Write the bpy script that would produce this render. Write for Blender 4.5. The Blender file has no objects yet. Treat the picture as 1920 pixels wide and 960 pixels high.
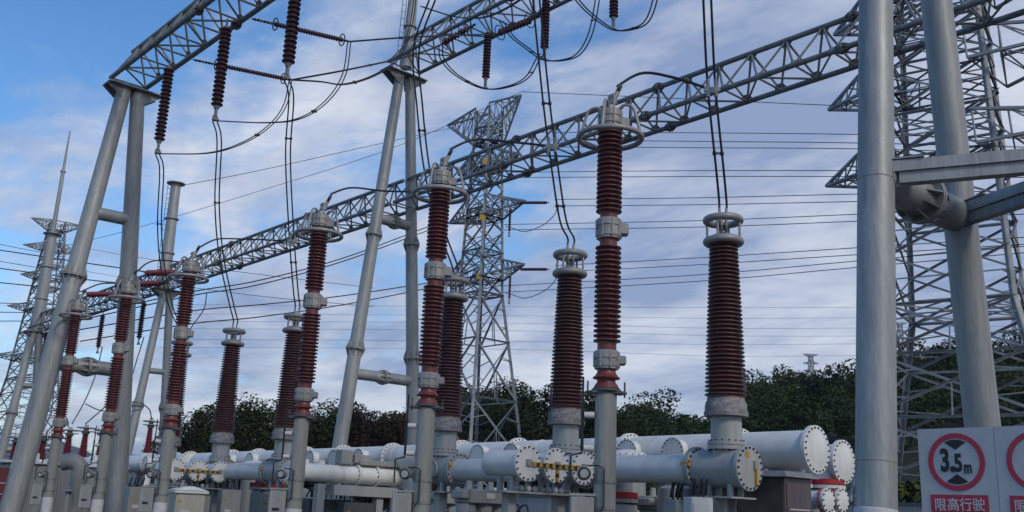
import bpy, math, random
import numpy as np
from mathutils import Vector, Matrix
R = math.radians
rnd = random.Random(7)
S = bpy.context.scene
COL = S.collection
V = Vector
HAZE = .00022

# ------------------------------------------------------------------ camera
CF, CPITCH, CROLL, CYAW = 1846.0, .2552, .0407, .7271
EYE = V((0, 0, 1.6))
FWD = V((math.sin(CYAW)*math.cos(CPITCH), math.cos(CYAW)*math.cos(CPITCH), math.sin(CPITCH)))
R0 = V((math.cos(CYAW), -math.sin(CYAW), 0)); U0 = R0.cross(FWD)
RGT = math.cos(CROLL)*R0 + math.sin(CROLL)*U0
UPV = -math.sin(CROLL)*R0 + math.cos(CROLL)*U0
cam = bpy.data.cameras.new('camera'); co = bpy.data.objects.new('camera', cam); COL.objects.link(co)
m = Matrix.Identity(4)
for i in range(3):
    m[i][0] = RGT[i]; m[i][1] = UPV[i]; m[i][2] = -FWD[i]; m[i][3] = EYE[i]
co.matrix_world = m
cam.sensor_fit = 'HORIZONTAL'; cam.sensor_width = 36; cam.lens = 36*CF/1920
cam.clip_start = .1; cam.clip_end = 9000
S.camera = co

def at(x, y, X=None, Y=None, Z=None, d=None):
    """a point of the place seen in a given direction, on a known plane or at a known distance"""
    r = FWD + RGT*((x-960)/CF) + UPV*((480-y)/CF)
    t = X/r.x if X is not None else Y/r.y if Y is not None else (Z-1.6)/r.z if Z is not None else d
    return EYE + r*t

# ------------------------------------------------------------------ materials
def mat(name, col, rough=.6, metal=0., var=.12, scale=3., streak=False, spec=.5, bump=0., col2=None, thr=None, coat=0):
    M = bpy.data.materials.new(name); M.use_nodes = True
    nt = M.node_tree; N = nt.nodes; L = nt.links
    b = N['Principled BSDF']
    b.inputs['Roughness'].default_value = rough; b.inputs['Metallic'].default_value = metal
    b.inputs['Specular IOR Level'].default_value = spec
    if coat: b.inputs['Coat Weight'].default_value = coat; b.inputs['Coat Roughness'].default_value = .12
    tc = N.new('ShaderNodeTexCoord'); mp = N.new('ShaderNodeMapping')
    L.new(tc.outputs['Object'], mp.inputs[0])
    if streak: mp.inputs['Scale'].default_value = (1, 1, .12)
    n = N.new('ShaderNodeTexNoise'); n.inputs['Scale'].default_value = scale
    n.inputs['Detail'].default_value = 8; n.inputs['Roughness'].default_value = .65
    L.new(mp.outputs[0], n.inputs['Vector'])
    r = N.new('ShaderNodeValToRGB'); L.new(n.outputs[0], r.inputs[0])
    c2 = col2 or tuple(c*(1-2*var) for c in col)
    r.color_ramp.elements[0].position = .3 if thr is None else thr[0]
    r.color_ramp.elements[1].position = .7 if thr is None else thr[1]
    r.color_ramp.elements[0].color = (*c2, 1)
    r.color_ramp.elements[1].color = (*[min(1, c*(1+var*.6)) for c in col], 1)
    n3 = N.new('ShaderNodeTexNoise'); n3.inputs['Scale'].default_value = scale*7; n3.inputs['Detail'].default_value = 6; n3.inputs['Roughness'].default_value = .7
    L.new(mp.outputs[0], n3.inputs['Vector'])
    m3 = N.new('ShaderNodeMapRange'); L.new(n3.outputs[0], m3.inputs[0]); m3.inputs[1].default_value = .3; m3.inputs[2].default_value = .7
    m3.inputs[3].default_value = 1-1.3*var; m3.inputs[4].default_value = 1+.5*var
    mm_ = N.new('ShaderNodeVectorMath'); mm_.operation = 'SCALE'; L.new(r.outputs[0], mm_.inputs[0]); L.new(m3.outputs[0], mm_.inputs['Scale'])
    L.new(mm_.outputs[0], b.inputs['Base Color'])
    mr = N.new('ShaderNodeMapRange'); L.new(n.outputs[0], mr.inputs[0])
    mr.inputs[3].default_value = min(1, rough+.12); mr.inputs[4].default_value = max(.05, rough-.12)
    L.new(mr.outputs[0], b.inputs['Roughness'])
    if bump:
        n2 = N.new('ShaderNodeTexNoise'); n2.inputs['Scale'].default_value = scale*9; n2.inputs['Detail'].default_value = 4
        L.new(tc.outputs['Object'], n2.inputs['Vector'])
        bp = N.new('ShaderNodeBump'); bp.inputs['Strength'].default_value = bump; bp.inputs['Distance'].default_value = .02
        L.new(n2.outputs[0], bp.inputs['Height']); L.new(bp.outputs[0], b.inputs['Normal'])
    return M

GALV = mat('galvanised_steel', (.35, .362, .352), .5, .2, .2, 2.4, True, col2=(.235, .248, .25), bump=.1)
GALVD = mat('weathered_galvanised_steel', (.25, .262, .268), .55, .22, .24, 3, bump=.05)
TOWER = mat('lattice_steel', (.31, .33, .345), .55, .25, .18, 1.2)
POLE = mat('painted_grey_pole', (.33, .335, .315), .45, .1, .2, 2.8, True, col2=(.22, .22, .195), bump=.08)
RUST = mat('red_brown_porcelain', (.145, .041, .042), .42, 0, .22, 3, col2=(.095, .028, .03), coat=.12)
BROWN = mat('dark_brown_porcelain', (.14, .062, .06), .42, 0, .22, 3, coat=.12)
REDNECK = mat('red_glazed_neck', (.20, .045, .04), .45, 0, .2, 6)
MAROON = mat('maroon_silicone', (.06, .014, .022), .5, 0, .15, 5)
REDSIL = mat('bright_red_silicone', (.20, .018, .03), .5, 0, .15, 5)
ALU = mat('cast_aluminium', (.36, .352, .335), .55, .25, .16, 7, bump=.1)
RINGM = mat('ring_aluminium', (.33, .32, .315), .5, .25, .1, 4)
CEMENT = mat('cemented_flange', (.36, .345, .34), .85, 0, .3, 12, bump=.4)
WHITE = mat('white_gis_enamel', (.69, .695, .67), .38, 0, .08, 1.6, True, col2=(.53, .53, .50), thr=(.25, .55), bump=.03)
CREAM = mat('cream_gis_enamel', (.72, .73, .68), .42, 0, .09, 1.6, True, col2=(.45, .45, .40), thr=(.22, .5))
GREYP = mat('grey_gis_enamel', (.37, .39, .375), .45, 0, .12, 2.4, True, col2=(.30, .31, .31), bump=.04)
DGREY = mat('dark_grey_paint', (.10, .11, .12), .5, 0, .2, 4)
BOLT = mat('dark_bolt_steel', (.035, .037, .04), .5, .3, .2, 9)
CABLE = mat('weathered_conductor', (.045, .047, .052), .6, .3, .15, 4)
CABLEG = mat('grey_aluminium_wire', (.11, .115, .125), .6, .3, .15, 4)
BLACK = mat('black_rod_paint', (.02, .02, .022), .5, 0, .1, 5)
YEL = mat('yellow_paint', (.55, .30, .02), .5, 0, .15, 9)
REDP = mat('red_band_paint', (.42, .018, .03), .5, 0, .12, 9)
STEELB = mat('brownish_stainless_cabinet', (.15, .125, .125), .4, .45, .14, 1.5, True)
BOXG = mat('grey_box_enamel', (.33, .335, .315), .5, 0, .12, 4, True)
BEIGE = mat('beige_cabinet_enamel', (.50, .48, .40), .5, 0, .1, 3, True)
DRED = mat('dark_red_paint', (.12, .012, .015), .5, 0, .12, 4)
GLASS = mat('gauge_glass', (.32, .36, .37), .12, 0, .1, 6)
GREEN = mat('green_gasket', (.18, .30, .26), .6, 0, .1, 6)
LABELW = mat('off_white_plate', (.62, .60, .60), .55, 0, .08, 9)
SIGNW = mat('sign_white_sheet', (.48, .495, .505), .4, 0, .07, 1.8, col2=(.41, .42, .43))
SIGNR = mat('sign_red_film', (.46, .028, .065), .5, 0, .06, 5)
SIGNK = mat('sign_black_film', (.012, .012, .014), .5, 0, .05, 5)
BARK = mat('bark', (.075, .058, .045), .9, 0, .3, 8)
WALLM = mat('rendered_wall', (.42, .41, .39), .85, 0, .16, 1.5, True)
GROUND = mat('pale_gravel', (.105, .103, .098), .95, 0, .3, 4, bump=.5)
HILLM = mat('hill_undergrowth', (.028, .04, .02), .95, 0, .4, .3)
FARM = mat('far_wooded_hill', (.05, .07, .055), .95, 0, .3, .02)

def leafmat(name, c1, c2, scale):
    M = bpy.data.materials.new(name); M.use_nodes = True
    nt = M.node_tree; N = nt.nodes; L = nt.links; b = N['Principled BSDF']
    b.inputs['Roughness'].default_value = .85; b.inputs['Specular IOR Level'].default_value = .12
    tc = N.new('ShaderNodeTexCoord'); n = N.new('ShaderNodeTexNoise'); n.inputs['Scale'].default_value = scale
    n.inputs['Detail'].default_value = 6; L.new(tc.outputs['Object'], n.inputs['Vector'])
    r = N.new('ShaderNodeValToRGB'); L.new(n.outputs[0], r.inputs[0])
    r.color_ramp.elements[0].position = .35; r.color_ramp.elements[1].position = .68
    r.color_ramp.elements[0].color = (*c1, 1); r.color_ramp.elements[1].color = (*c2, 1)
    L.new(r.outputs[0], b.inputs['Base Color'])
    return M
LEAF = leafmat('dark_foliage', (.012, .021, .009), (.042, .056, .020), .5)
LEAFR = leafmat('reddish_foliage', (.014, .015, .009), (.046, .025, .018), .8)
LEAFH = leafmat('hill_foliage', (.011, .022, .008), (.052, .075, .022), .13)
LEAFW = leafmat('weed_foliage', (.03, .048, .014), (.10, .11, .035), 2.)

# ------------------------------------------------------------------ mesh builder
def frame(ax):
    ax = V(ax).normalized()
    u = ax.cross(V((0, 0, 1)))
    if u.length < 1e-4: u = V((1, 0, 0))
    u.normalize(); return ax, u, ax.cross(u).normalized()

class MB:
    def __init__(s): s.v = []; s.f = []; s.cuts = []
    def cut(s): s.cuts.append((len(s.v), len(s.f))); return s
    def pieces(s):
        out = []; v0 = f0 = 0
        for (v1, f1) in s.cuts + ([] if s.cuts and s.cuts[-1] == (len(s.v), len(s.f)) else [(len(s.v), len(s.f))]):
            q = MB(); q.v = s.v[v0:v1]; q.f = [tuple(i-v0 for i in f) for f in s.f[f0:f1]]; v0, f0 = v1, f1; out.append(q)
        return out
    def ring(s, c, u, w, r, n, ph=0):
        i0 = len(s.v)
        for k in range(n):
            a = 2*math.pi*(k+ph)/n
            s.v.append(c + u*(r*math.cos(a)) + w*(r*math.sin(a)))
        return i0
    def cyl(s, a, b, r0, r1=None, n=16, caps=True):
        a, b = V(a), V(b); r1 = r0 if r1 is None else r1
        ax, u, w = frame(b-a)
        i = s.ring(a, u, w, r0, n); j = s.ring(b, u, w, r1, n)
        for k in range(n):
            q = (k+1) % n; s.f.append((i+k, i+q, j+q, j+k))
        if caps: s.f.append(tuple(i+n-1-k for k in range(n))); s.f.append(tuple(j+k for k in range(n)))
        return s
    def lathe(s, prof, o, ax=(0, 0, 1), n=24, caps=True):
        o = V(o); ax, u, w = frame(ax); ids = [s.ring(o+ax*z, u, w, r, n) for z, r in prof]
        for i, j in zip(ids, ids[1:]):
            for k in range(n):
                q = (k+1) % n; s.f.append((i+k, i+q, j+q, j+k))
        if caps: s.f.append(tuple(ids[0]+n-1-k for k in range(n))); s.f.append(tuple(ids[-1]+k for k in range(n)))
        return s
    def tube(s, pts, r, n=6):
        pts = [V(p) for p in pts]; prev = None; ids = []
        for i, p in enumerate(pts):
            d = (pts[min(i+1, len(pts)-1)] - pts[max(i-1, 0)])
            if d.length < 1e-7: d = V((0, 0, 1))
            d.normalize()
            u = (prev - d*prev.dot(d)) if prev is not None else frame(d)[1]
            if u.length < 1e-5: u = frame(d)[1]
            u.normalize(); prev = u
            ids.append(s.ring(p, u, d.cross(u), r, n))
        for i, j in zip(ids, ids[1:]):
            for k in range(n):
                q = (k+1) % n; s.f.append((i+k, i+q, j+q, j+k))
        s.f.append(tuple(ids[0]+n-1-k for k in range(n))); s.f.append(tuple(ids[-1]+k for k in range(n)))
        return s
    def torus(s, c, Rr, r, ax=(0, 0, 1), n=40, mm=10):
        c = V(c); ax, u, w = frame(ax); i0 = len(s.v)
        for i in range(n):
            a = 2*math.pi*i/n; d = u*math.cos(a)+w*math.sin(a)
            for j in range(mm):
                b = 2*math.pi*j/mm; s.v.append(c + d*(Rr+r*math.cos(b)) + ax*(r*math.sin(b)))
        for i in range(n):
            for j in range(mm):
                i2 = (i+1) % n; j2 = (j+1) % mm
                s.f.append((i0+i*mm+j, i0+i2*mm+j, i0+i2*mm+j2, i0+i*mm+j2))
        return s
    def hexa(s, p):
        i = len(s.v); s.v += [V(q) for q in p]
        s.f += [(i, i+3, i+2, i+1), (i+4, i+5, i+6, i+7)] + [(i+k, i+(k+1) % 4, i+4+(k+1) % 4, i+4+k) for k in range(4)]
        return s
    def box(s, c, sz, rz=0, bev=0):
        c = V(c); x, y, z = sz[0]/2, sz[1]/2, sz[2]/2; ca, sa = math.cos(rz), math.sin(rz)
        def T(a, b, d): return c + V((a*ca-b*sa, a*sa+b*ca, d))
        if not bev:
            return s.hexa([T(-x, -y, -z), T(x, -y, -z), T(x, y, -z), T(-x, y, -z), T(-x, -y, z), T(x, -y, z), T(x, y, z), T(-x, y, z)])
        e = bev; i0 = len(s.v); loops = []
        for (k, zz) in ((e, -z), (0, -z+e), (0, z-e), (e, z)):
            X, Y = x-k, y-k; loops.append(len(s.v))
            for (a, b) in ((-X+e, -Y), (X-e, -Y), (X, -Y+e), (X, Y-e), (X-e, Y), (-X+e, Y), (-X, Y-e), (-X, -Y+e)): s.v.append(T(a, b, zz))
        for i, j in zip(loops, loops[1:]):
            for k in range(8): s.f.append((i+k, i+(k+1) % 8, j+(k+1) % 8, j+k))
        s.f.append(tuple(loops[0]+7-k for k in range(8))); s.f.append(tuple(loops[-1]+k for k in range(8)))
        return s
    def bar(s, a, b, w, h=None, up=None):
        a, b = V(a), V(b); h = w if h is None else h
        ax, u, q = frame(b-a)
        if up is not None:
            q = V(up) - ax*V(up).dot(ax); q.normalize(); u = q.cross(ax)
        u = u*(w/2); q = q*(h/2)
        return s.hexa([a-u-q, a+u-q, a+u+q, a-u+q, b-u-q, b+u-q, b+u+q, b-u+q])
    def angle(s, a, b, w, t=None):
        """an L-section steel angle"""
        a, b = V(a), V(b); t = t or w*.14
        ax, u, q = frame(b-a)
        s.bar(a+q*(w/2), b+q*(w/2), t, w, up=q)
        s.bar(a+u*(w/2+t/2), b+u*(w/2+t/2), w, t, up=q)
        return s
    def prism(s, poly, o, u, w, n, th):
        """a plate with outline poly in the u,w plane, thickness th along n"""
        o, u, w, n = V(o), V(u), V(w), V(n); k = len(poly); i = len(s.v)
        for d in (0, th):
            for (x, y) in poly: s.v.append(o+u*x+w*y+n*d)
        s.f.append(tuple(i+k-1-j for j in range(k))); s.f.append(tuple(i+k+j for j in range(k)))
        for j in range(k): s.f.append((i+j, i+(j+1) % k, i+k+(j+1) % k, i+k+j))
        return s
    def build(s, name, material, parent=None, org=(0, 0, 0), ang=38):
        me = bpy.data.meshes.new(name); o3 = V(org)
        me.from_pydata([tuple(p-o3) for p in s.v], [], s.f); me.validate(); 
        me.materials.append(material); me.shade_smooth()
        me.set_sharp_from_angle(angle=R(ang))
        o = bpy.data.objects.new(name, me); COL.objects.link(o)
        if parent: o.parent = parent
        else: o.location = o3
        return o

def boltring(mb, c, ax, Rr, th, n, r=.016):
    c = V(c); mb.torus(c, Rr, .003, ax, 24, 3); ax, u, w_ = frame(ax)
    for k in range(n):
        a = 2*math.pi*k/n; p = c+(u*math.cos(a)+w_*math.sin(a))*Rr; mb.cyl(p-ax*th, p+ax*th, r, r, 6)
def tag(o, label=None, cat=None, group=None, kind=None):
    if label: o['label'] = label
    if cat: o['category'] = cat
    if group: o['group'] = group
    if kind: o['kind'] = kind
    return o
class Thing:
    def __init__(s, name, label, cat, org=(0, 0, 0), group=None):
        s.org = V(org); s.o = bpy.data.objects.new(name, None); COL.objects.link(s.o); s.o.location = s.org
        s.o.empty_display_size = .2
        tag(s.o, label, cat, group)
    def part(s, name, mb, material, parent=None, label=None, ang=38):
        if mb.cuts:
            for q in mb.pieces():
                p = q.build(name, material, parent or s.o, s.org, ang)
            return p
        p = mb.build(name, material, parent or s.o, s.org, ang)
        if label: p['label'] = label
        return p
def solo(name, mb, material, label, cat, group=None, org=None, ang=38):
    if org is None:
        c = V((0, 0, 0))
        for p in mb.v: c += p
        org = c/len(mb.v)
    return tag(mb.build(name, material, None, org, ang), label, cat, group)
def copy_tree(o, parent=None):
    c = o.copy(); COL.objects.link(c)
    if parent: c.parent = parent
    for ch in list(o.children): copy_tree(ch, c)
    return c
def dup(t, loc, label):
    o = t.o if isinstance(t, Thing) else t
    c = copy_tree(o); c.location = loc; c['label'] = label
    return c

def smooth(pts, k=8):
    pts = [V(p) for p in pts]
    if len(pts) < 3: return pts
    P = [pts[0]*2-pts[1]] + pts + [pts[-1]*2-pts[-2]]; out = []
    for i in range(1, len(P)-2):
        a, b, c, d = P[i-1:i+3]
        for j in range(k):
            t = j/k
            out.append(.5*((2*b)+(c-a)*t+(2*a-5*b+4*c-d)*t*t+(3*b-a-3*c+d)*t**3))
    out.append(pts[-1]); return out
def sag(a, b, s, n=14):
    a, b = V(a), V(b)
    return [a+(b-a)*(i/n)-V((0, 0, s*4*(i/n)*(1-i/n))) for i in range(n+1)]

# ------------------------------------------------------------------ setting: ground, hills
g = MB(); q = 3000
g.v += [V((-q, -q, 0)), V((q, -q, 0)), V((q, q, 0)), V((-q, q, 0))]; g.f.append((0, 1, 2, 3))
tag(g.build('ground', GROUND), kind='structure')

def hillz(x, y):
    # wooded rise beyond the switchyard on the right
    p = V((x, y, 0)); d = p.x*FWD.x/math.cos(CPITCH)+p.y*FWD.y/math.cos(CPITCH); l = p.dot(R0)
    if d < 20: return -1.
    s = l/d
    h = np.interp(s, [-.5, 0, .06, .105, .157, .194, .23, .252, .283, .336, .388, .41, .467, .5, .8, 1.3], [0, 0, 3, 8.0, 9.8, 8.2, 8.6, 11.8, 14.2, 14.6, 14.4, 16.8, 18.2, 19, 21, 21])
    return float(h*min(1, max(0, (d-70)/38))**.8 * (1 if d < 135 else max(0, 1-(d-135)/120))) - .3
hx = MB(); n1, n2 = 60, 40
for i in range(n1+1):
    for j in range(n2+1):
        l = -.05+1.15*i/n1; d = 62+190*j/n2
        p = (R0*l + V((FWD.x, FWD.y, 0)).normalized())*d
        hx.v.append(V((p.x, p.y, hillz(p.x, p.y))))
for i in range(n1):
    for j in range(n2):
        a = i*(n2+1)+j; hx.f.append((a, a+n2+1, a+n2+2, a+1))
tag(hx.build('hill', HILLM, None, (0, 0, 0), 180), kind='structure')
fh = MB(); fx = np.linspace(-500, 700, 49); base = len(fh.v); dist = 1500.
prof = []
for x in fx:
    p = at(x, 900, d=dist); hgt = 70 + 9*math.sin(x/47.)+5*math.sin(x/17.+1)+3*math.sin(x/7.3)
    prof.append((p, max(hgt, 10)))
back = V((FWD.x, FWD.y, 0)).normalized()
for (p, hgt) in prof:
    for (dd, k) in ((-260, 0), (-90, .72), (0, 1), (160, .6), (380, 0)):
        pp = p+back*dd; fh.v.append(V((pp.x, pp.y, hgt*k-.5)))
for i in range(len(prof)-1):
    for j in range(4):
        a = i*5+j; fh.f.append((a, a+5, a+6, a+1))
tag(fh.build('distant_hills', FARM, None, (0, 0, 0), 60), kind='structure')

# ------------------------------------------------------------------ foliage
def leaf_mesh(name, centres, radii, per, size, material, seed, squash=.8):
    rg = np.random.default_rng(seed); C = np.repeat(np.asarray(centres), per, axis=0); Rr = np.repeat(np.asarray(radii), per)
    n = len(C); d = rg.normal(size=(n, 3)); d /= np.linalg.norm(d, axis=1)[:, None]; d[:, 2] *= squash
    rr = Rr*(.70+.36*rg.random(n))
    P = C + d*rr[:, None]
    nrm = d*.7+rg.normal(size=(n, 3))*.6; nrm[:, 2] += .5; nrm /= np.linalg.norm(nrm, axis=1)[:, None]
    t = np.cross(nrm, rg.normal(size=(n, 3))); t /= np.linalg.norm(t, axis=1)[:, None]; b = np.cross(nrm, t)
    s = size*(.6+.8*rg.random(n))[:, None]; 
    vs = np.stack([P-t*s, P-b*s*.45, P+t*s, P+b*s*.45], 1).reshape(-1, 3)
    me = bpy.data.meshes.new(name); me.vertices.add(4*n); me.vertices.foreach_set('co', vs.astype(np.float32).ravel())
    me.loops.add(4*n); me.loops.foreach_set('vertex_index', np.arange(4*n, dtype=np.int32))
    me.polygons.add(n); me.polygons.foreach_set('loop_start', np.arange(0, 4*n, 4, dtype=np.int32))
    me.update(calc_edges=True); me.materials.append(material); return me
def crown_clumps(rg, w, h, z0, k):
    cs, rs = [], []
    for i in range(k):
        a = rg.random()*2*math.pi; u = rg.random(); zz = rg.random()
        rad = w*(.95*math.sqrt(u))*(1-.55*abs(zz-.35)**1.3*1.3)
        cs.append((rad*math.cos(a), rad*math.sin(a), z0+h*(.12+.82*zz))); rs.append(w*(.17+.20*rg.random()))
    return cs, rs
def make_tree(name, label, h, w, seed, leafm, k=60, per=330, size=.105):
    rg = np.random.default_rng(seed)
    t = Thing(name, label, 'tree', (0, 0, 0), None)
    tr = MB(); pts = [V((0, 0, -.3)), V((.1, .05, h*.25)), V((.05, .2, h*.5)), V((.2, .1, h*.8))]
    rs = [.22, .17, .12, .04]
    for a, b, r0, r1 in zip(pts, pts[1:], rs, rs[1:]): tr.cyl(a, b, r0, r1, 8)
    cs, rr = crown_clumps(rg, w, h*.86, h*.12, k)
    for c in cs[:14]:
        c = V(c); s0 = pts[1]+(pts[2]-pts[1])*rg.random(); tr.cyl(s0, c, .07, .02, 5)
    t.part('trunk', tr, BARK)
    me = leaf_mesh('crown', cs, rr, per, size, leafm, seed)
    o = bpy.data.objects.new('crown', me); COL.objects.link(o); o.parent = t.o
    return t
protos = [make_tree('broadleaf_tree', 'x', 8.5, 3.3, 3, LEAF), make_tree('broadleaf_tree', 'x', 8.0, 3.8, 11, LEAF), make_tree('broadleaf_tree', 'x', 7.5, 3.0, 29, LEAF, 46, 300)]
redp = make_tree('broadleaf_tree', 'x', 7, 3.0, 41, LEAFR)
used = set()
def put_tree(pr, px, py, d, label, rz):
    p = at(px, py, d=d); src = pr
    nat = {id(protos[0]): 8.5, id(protos[1]): 8.0, id(protos[2]): 7.5, id(redp): 7.0}[id(pr)]
    o = src.o if id(pr) not in used else copy_tree(src.o)
    used.add(id(pr)); s = p.z/nat/.97
    o.location = (p.x, p.y, 0); o.scale = (max(s, .75)*1.05, max(s, .75)*1.05, s); o.rotation_euler = (0, 0, rz)
    o['label'] = label; o['group'] = 'trees behind the white pipes'
TR = [(0, 452, 747, 62, 'dark broadleaf tree behind the bushing above the beige cabinet'),
      (2, 372, 772, 60, 'loose-crowned tree with gaps at the left end of the dark wood'),
      (1, 512, 757, 64, 'dark tree filling the gap between the two left tall brown bushings'),
      (2, 418, 772, 70, 'shaded tree just right of the loose-crowned end tree, partly behind the bushing'),
      (0, 612, 768, 63, 'dark round tree left of the leaning leg of the two-level gantry'),
      (2, 572, 772, 69, 'shaded tree behind the pole of the arrester beside the hidden bushing'),
      (1, 672, 762, 62, 'broad dark tree right of the leaning gantry leg foot'),
      (0, 765, 752, 66, 'tall tree standing behind the upright leg of the two-level gantry'),
      (2, 842, 722, 86, 'tall dark tree behind the left feet of the middle lattice tower'),
      (1, 897, 718, 90, 'tall tree seen through the base of the middle lattice tower'),
      (0, 958, 726, 88, 'dark tree at the right foot of the middle lattice tower'),
      (1, 1018, 729, 80, 'large dark tree left of the second bushing from the right'),
      (2, 1088, 732, 68, 'dark tree between the second bushing from the right and the tallest arrester'),
      (0, 1142, 752, 72, 'dark tree behind the foot of the tallest arrester where the hill begins')]
for i, (k, px, py, d, lab) in enumerate(TR): put_tree(protos[k], px, py, d, lab, i*1.3)
put_tree(redp, 722, 776, 58, 'reddish-leaved tree right of the leaning gantry leg', 0.4)

rg = np.random.default_rng(5)
cs, rs = [], []
for i in range(420):
    l = -.0+1.1*rg.random()*.75+.07; d = 84+rg.random()**.8*58
    p = (R0*l+back)*d; z = hillz(p.x, p.y); w = 2.0+1.6*rg.random()
    for k in range(9):
        a = rg.random()*6.283; u = math.sqrt(rg.random())*w*.8
        cs.append((p.x+u*math.cos(a), p.y+u*math.sin(a), z+1.0+w*.9*rg.random()*(1.2-u/w*.6)+w*.35)); rs.append(w*(.30+.2*rg.random()))
me = leaf_mesh('hillside_forest', cs, rs, 110, .21, LEAFH, 9, .75)
fo = bpy.data.objects.new('hillside_forest', me); COL.objects.link(fo); tag(fo, 'dark green wood covering the hillside on the right', 'forest', kind='stuff')
# weeds along the wall
cs, rs = [], []
for i in range(70):
    yy = 12.8+4*rg.random(); cs.append((30.8+1.5*rg.random(), yy, 2.2+.7*rg.random())); rs.append(.3+.25*rg.random())
me = leaf_mesh('weeds', cs, rs, 50, .14, LEAFW, 19, .9)
fo = bpy.data.objects.new('weeds', me); COL.objects.link(fo); tag(fo, 'yellow-green weeds growing along the top of the low wall', 'weeds', kind='stuff')
w = Thing('boundary_wall', 'low pale rendered wall with dark coping behind the big round post', 'wall', (30, 20, 0))
b = MB(); b.box((30, 20, 1.15), (.24, 44, 2.3)); w.part('wall', b, WALLM)
b = MB(); b.box((30, 20, 2.345), (.36, 44, .09)); w.part('coping', b, DGREY)

# ------------------------------------------------------------------ A-frames
def sleeve(mb, p, ax, r, hh=.3):
    """bolted pipe joint: flange pair with gussets"""
    ax, u, w_ = frame(ax); p = V(p)
    mb.lathe([(-.04, r*1.42), (-.005, r*1.42), (-.004, r*1.36), (.004, r*1.36), (.005, r*1.42), (.04, r*1.42)], p, ax, 24)
    for k in range(10):
        a = 2*math.pi*k/10; d = u*math.cos(a)+w_*math.sin(a)
        for sg in (1, -1):
            q = p + ax*(.04*sg); mb.prism([(r*.98, 0), (r*1.38, 0), (r*1.38, .05*sg), (r*.98, hh*sg)], q, d, ax, d.cross(ax), .016)
def aframe(label, Y, foot, top, r_low, r_top, ties, joints=(.42,), plate=None, group='tubular A-frames of the gantries', mast=None, collar=()):
    """foot/top = ((x,z),(x,z)) for the two legs"""
    org = V(((foot[0][0]+foot[1][0])/2, Y, 0)); t = Thing('gantry_frame', label, 'gantry frame', org, group)
    legs = []
    for (fx_, fz), (tx, tz) in zip(foot, top):
        a, b = V((fx_, Y, fz)), V((tx, Y, tz)); mb = MB(); jm = MB(); prev = a; pr = r_low
        for k, jt in enumerate(list(joints)+[1.]):
            nb = a+(b-a)*jt; nr = r_low+(r_top-r_low)*jt; mb.cyl(prev, nb, pr, nr, 28); prev, pr = nb, nr
        leg = t.part('leg', mb, GALV); wm = MB(); k = 2.2
        while k < b.z-1.5:
            f_ = (k-a.z)/(b.z-a.z); wm.torus(a+(b-a)*f_, r_low+(r_top-r_low)*f_-.002, .007, b-a, 28, 5).cut(); k += 2.9
        t.part('weld_seam', wm, GALV, leg)
        for jt in joints:
            sleeve(jm, a+(b-a)*jt, b-a, r_low+(r_top-r_low)*jt); jm.cut()
        if joints: t.part('pipe_joint', jm, GALV, leg)
        lbl = MB(); 
        legs.append((a, b))
    def leg_at(i, z):
        a, b = legs[i]; k = (z-a.z)/(b.z-a.z); return a+(b-a)*k
    for (z, r, fl) in ties:
        p, q_ = leg_at(0, z), leg_at(1, z+.02); mb = MB(); mb.cyl(p, q_, r, r, 22); tie = t.part('cross_tie', mb, GALV)
        if fl:
            jm = MB(); sleeve(jm, p+(q_-p)*.5, q_-p, r, .26); t.part('pipe_joint', jm, GALV, tie)
    if plate:
        (px0, px1, z, d) = plate; mb = MB()
        mb.prism([(px0, -.34), (px1, -.34), (px1, .34), (px0, .34)], (0, Y, z), (1, 0, 0), (0, 1, 0), (0, 0, 1), .045)
        c = (px0+px1)/2
        for sx in (-1, 1):
            e = px0 if sx < 0 else px1
            for yy in (-.2, .2): mb.prism([(c+sx*.12, 0), (e, 0), (e, -.06), (c+sx*.2, -.55)], (0, Y+yy-.01, z-.002), (1, 0, 0), (0, 0, 1), (0, 1, 0), .02)
        t.part('cap_plate', mb, GALVD)
    if mast:
        p0, p1, r0, r1, rungs = mast; mb = MB(); p0, p1 = V(p0), V(p1); mb.cyl(p0, p1, r0, r1, 20)
        for k in (.33, .66): mb.lathe([(-.03, r0*1.16), (.03, r0*1.16)], p0+(p1-p0)*k, p1-p0, 20)
        mb.lathe([(0, r1*1.9), (.05, r1*1.9)], p1, p1-p0, 16)
        ms = t.part('mast', mb, GALV)
        if rungs:
            lm = MB(); n = int((p1-p0).length/.3); off = V((-.24, .1, 0))
            lm.tube([p0+off, p1+off], .018, 5); lm.tube([p0+off*1.6, p1+off*1.6], .018, 5)
            for k in range(n):
                c = p0+(p1-p0)*(k/n); lm.tube([c+off, c+off*1.6], .012, 4)
            t.part('ladder', lm, GALVD, ms)
    return t
YA, YF, YR = 30.57, 30.56, 4.75
aframe('tall grey A-frame at far left, its capped top standing in the blue sky', YA, ((8.65, 0), (11.82, 0)), ((10.14, 14.35), (10.58, 14.35)), .32, .225,
       [(10.1, .20, False), (5.35, .21, True)], (.56,), (9.55, 11.25, 14.38, .6))
f2 = aframe('two-level grey A-frame with slender legs standing left of the middle lattice tower', YF, ((19.0, 0), (22.95, 0)), ((20.75, 18.5), (21.25, 18.5)), .28, .2,
       [(12.35, .2, True), (6.3, .2, True)], (.39, .63), (20.0, 21.9, 18.52, .6), mast=((21.02, YF, 18.9), (21.2, YF, 24.5), .24, .15, True))
aframe('distant A-frame under the long truss beam with a stubby laddered mast on top', 52.85, ((20.1, 0), (22.7, 0)), ((21.25, 12.8), (21.6, 12.8)), .25, .2,
       [(8.3, .16, False), (3.6, .2, True)], (.5,), (20.6, 22.2, 12.82, .6), mast=((21.2, 52.85, 12.9), (21.15, 52.85, 19.0), .34, .27, True))
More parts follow.
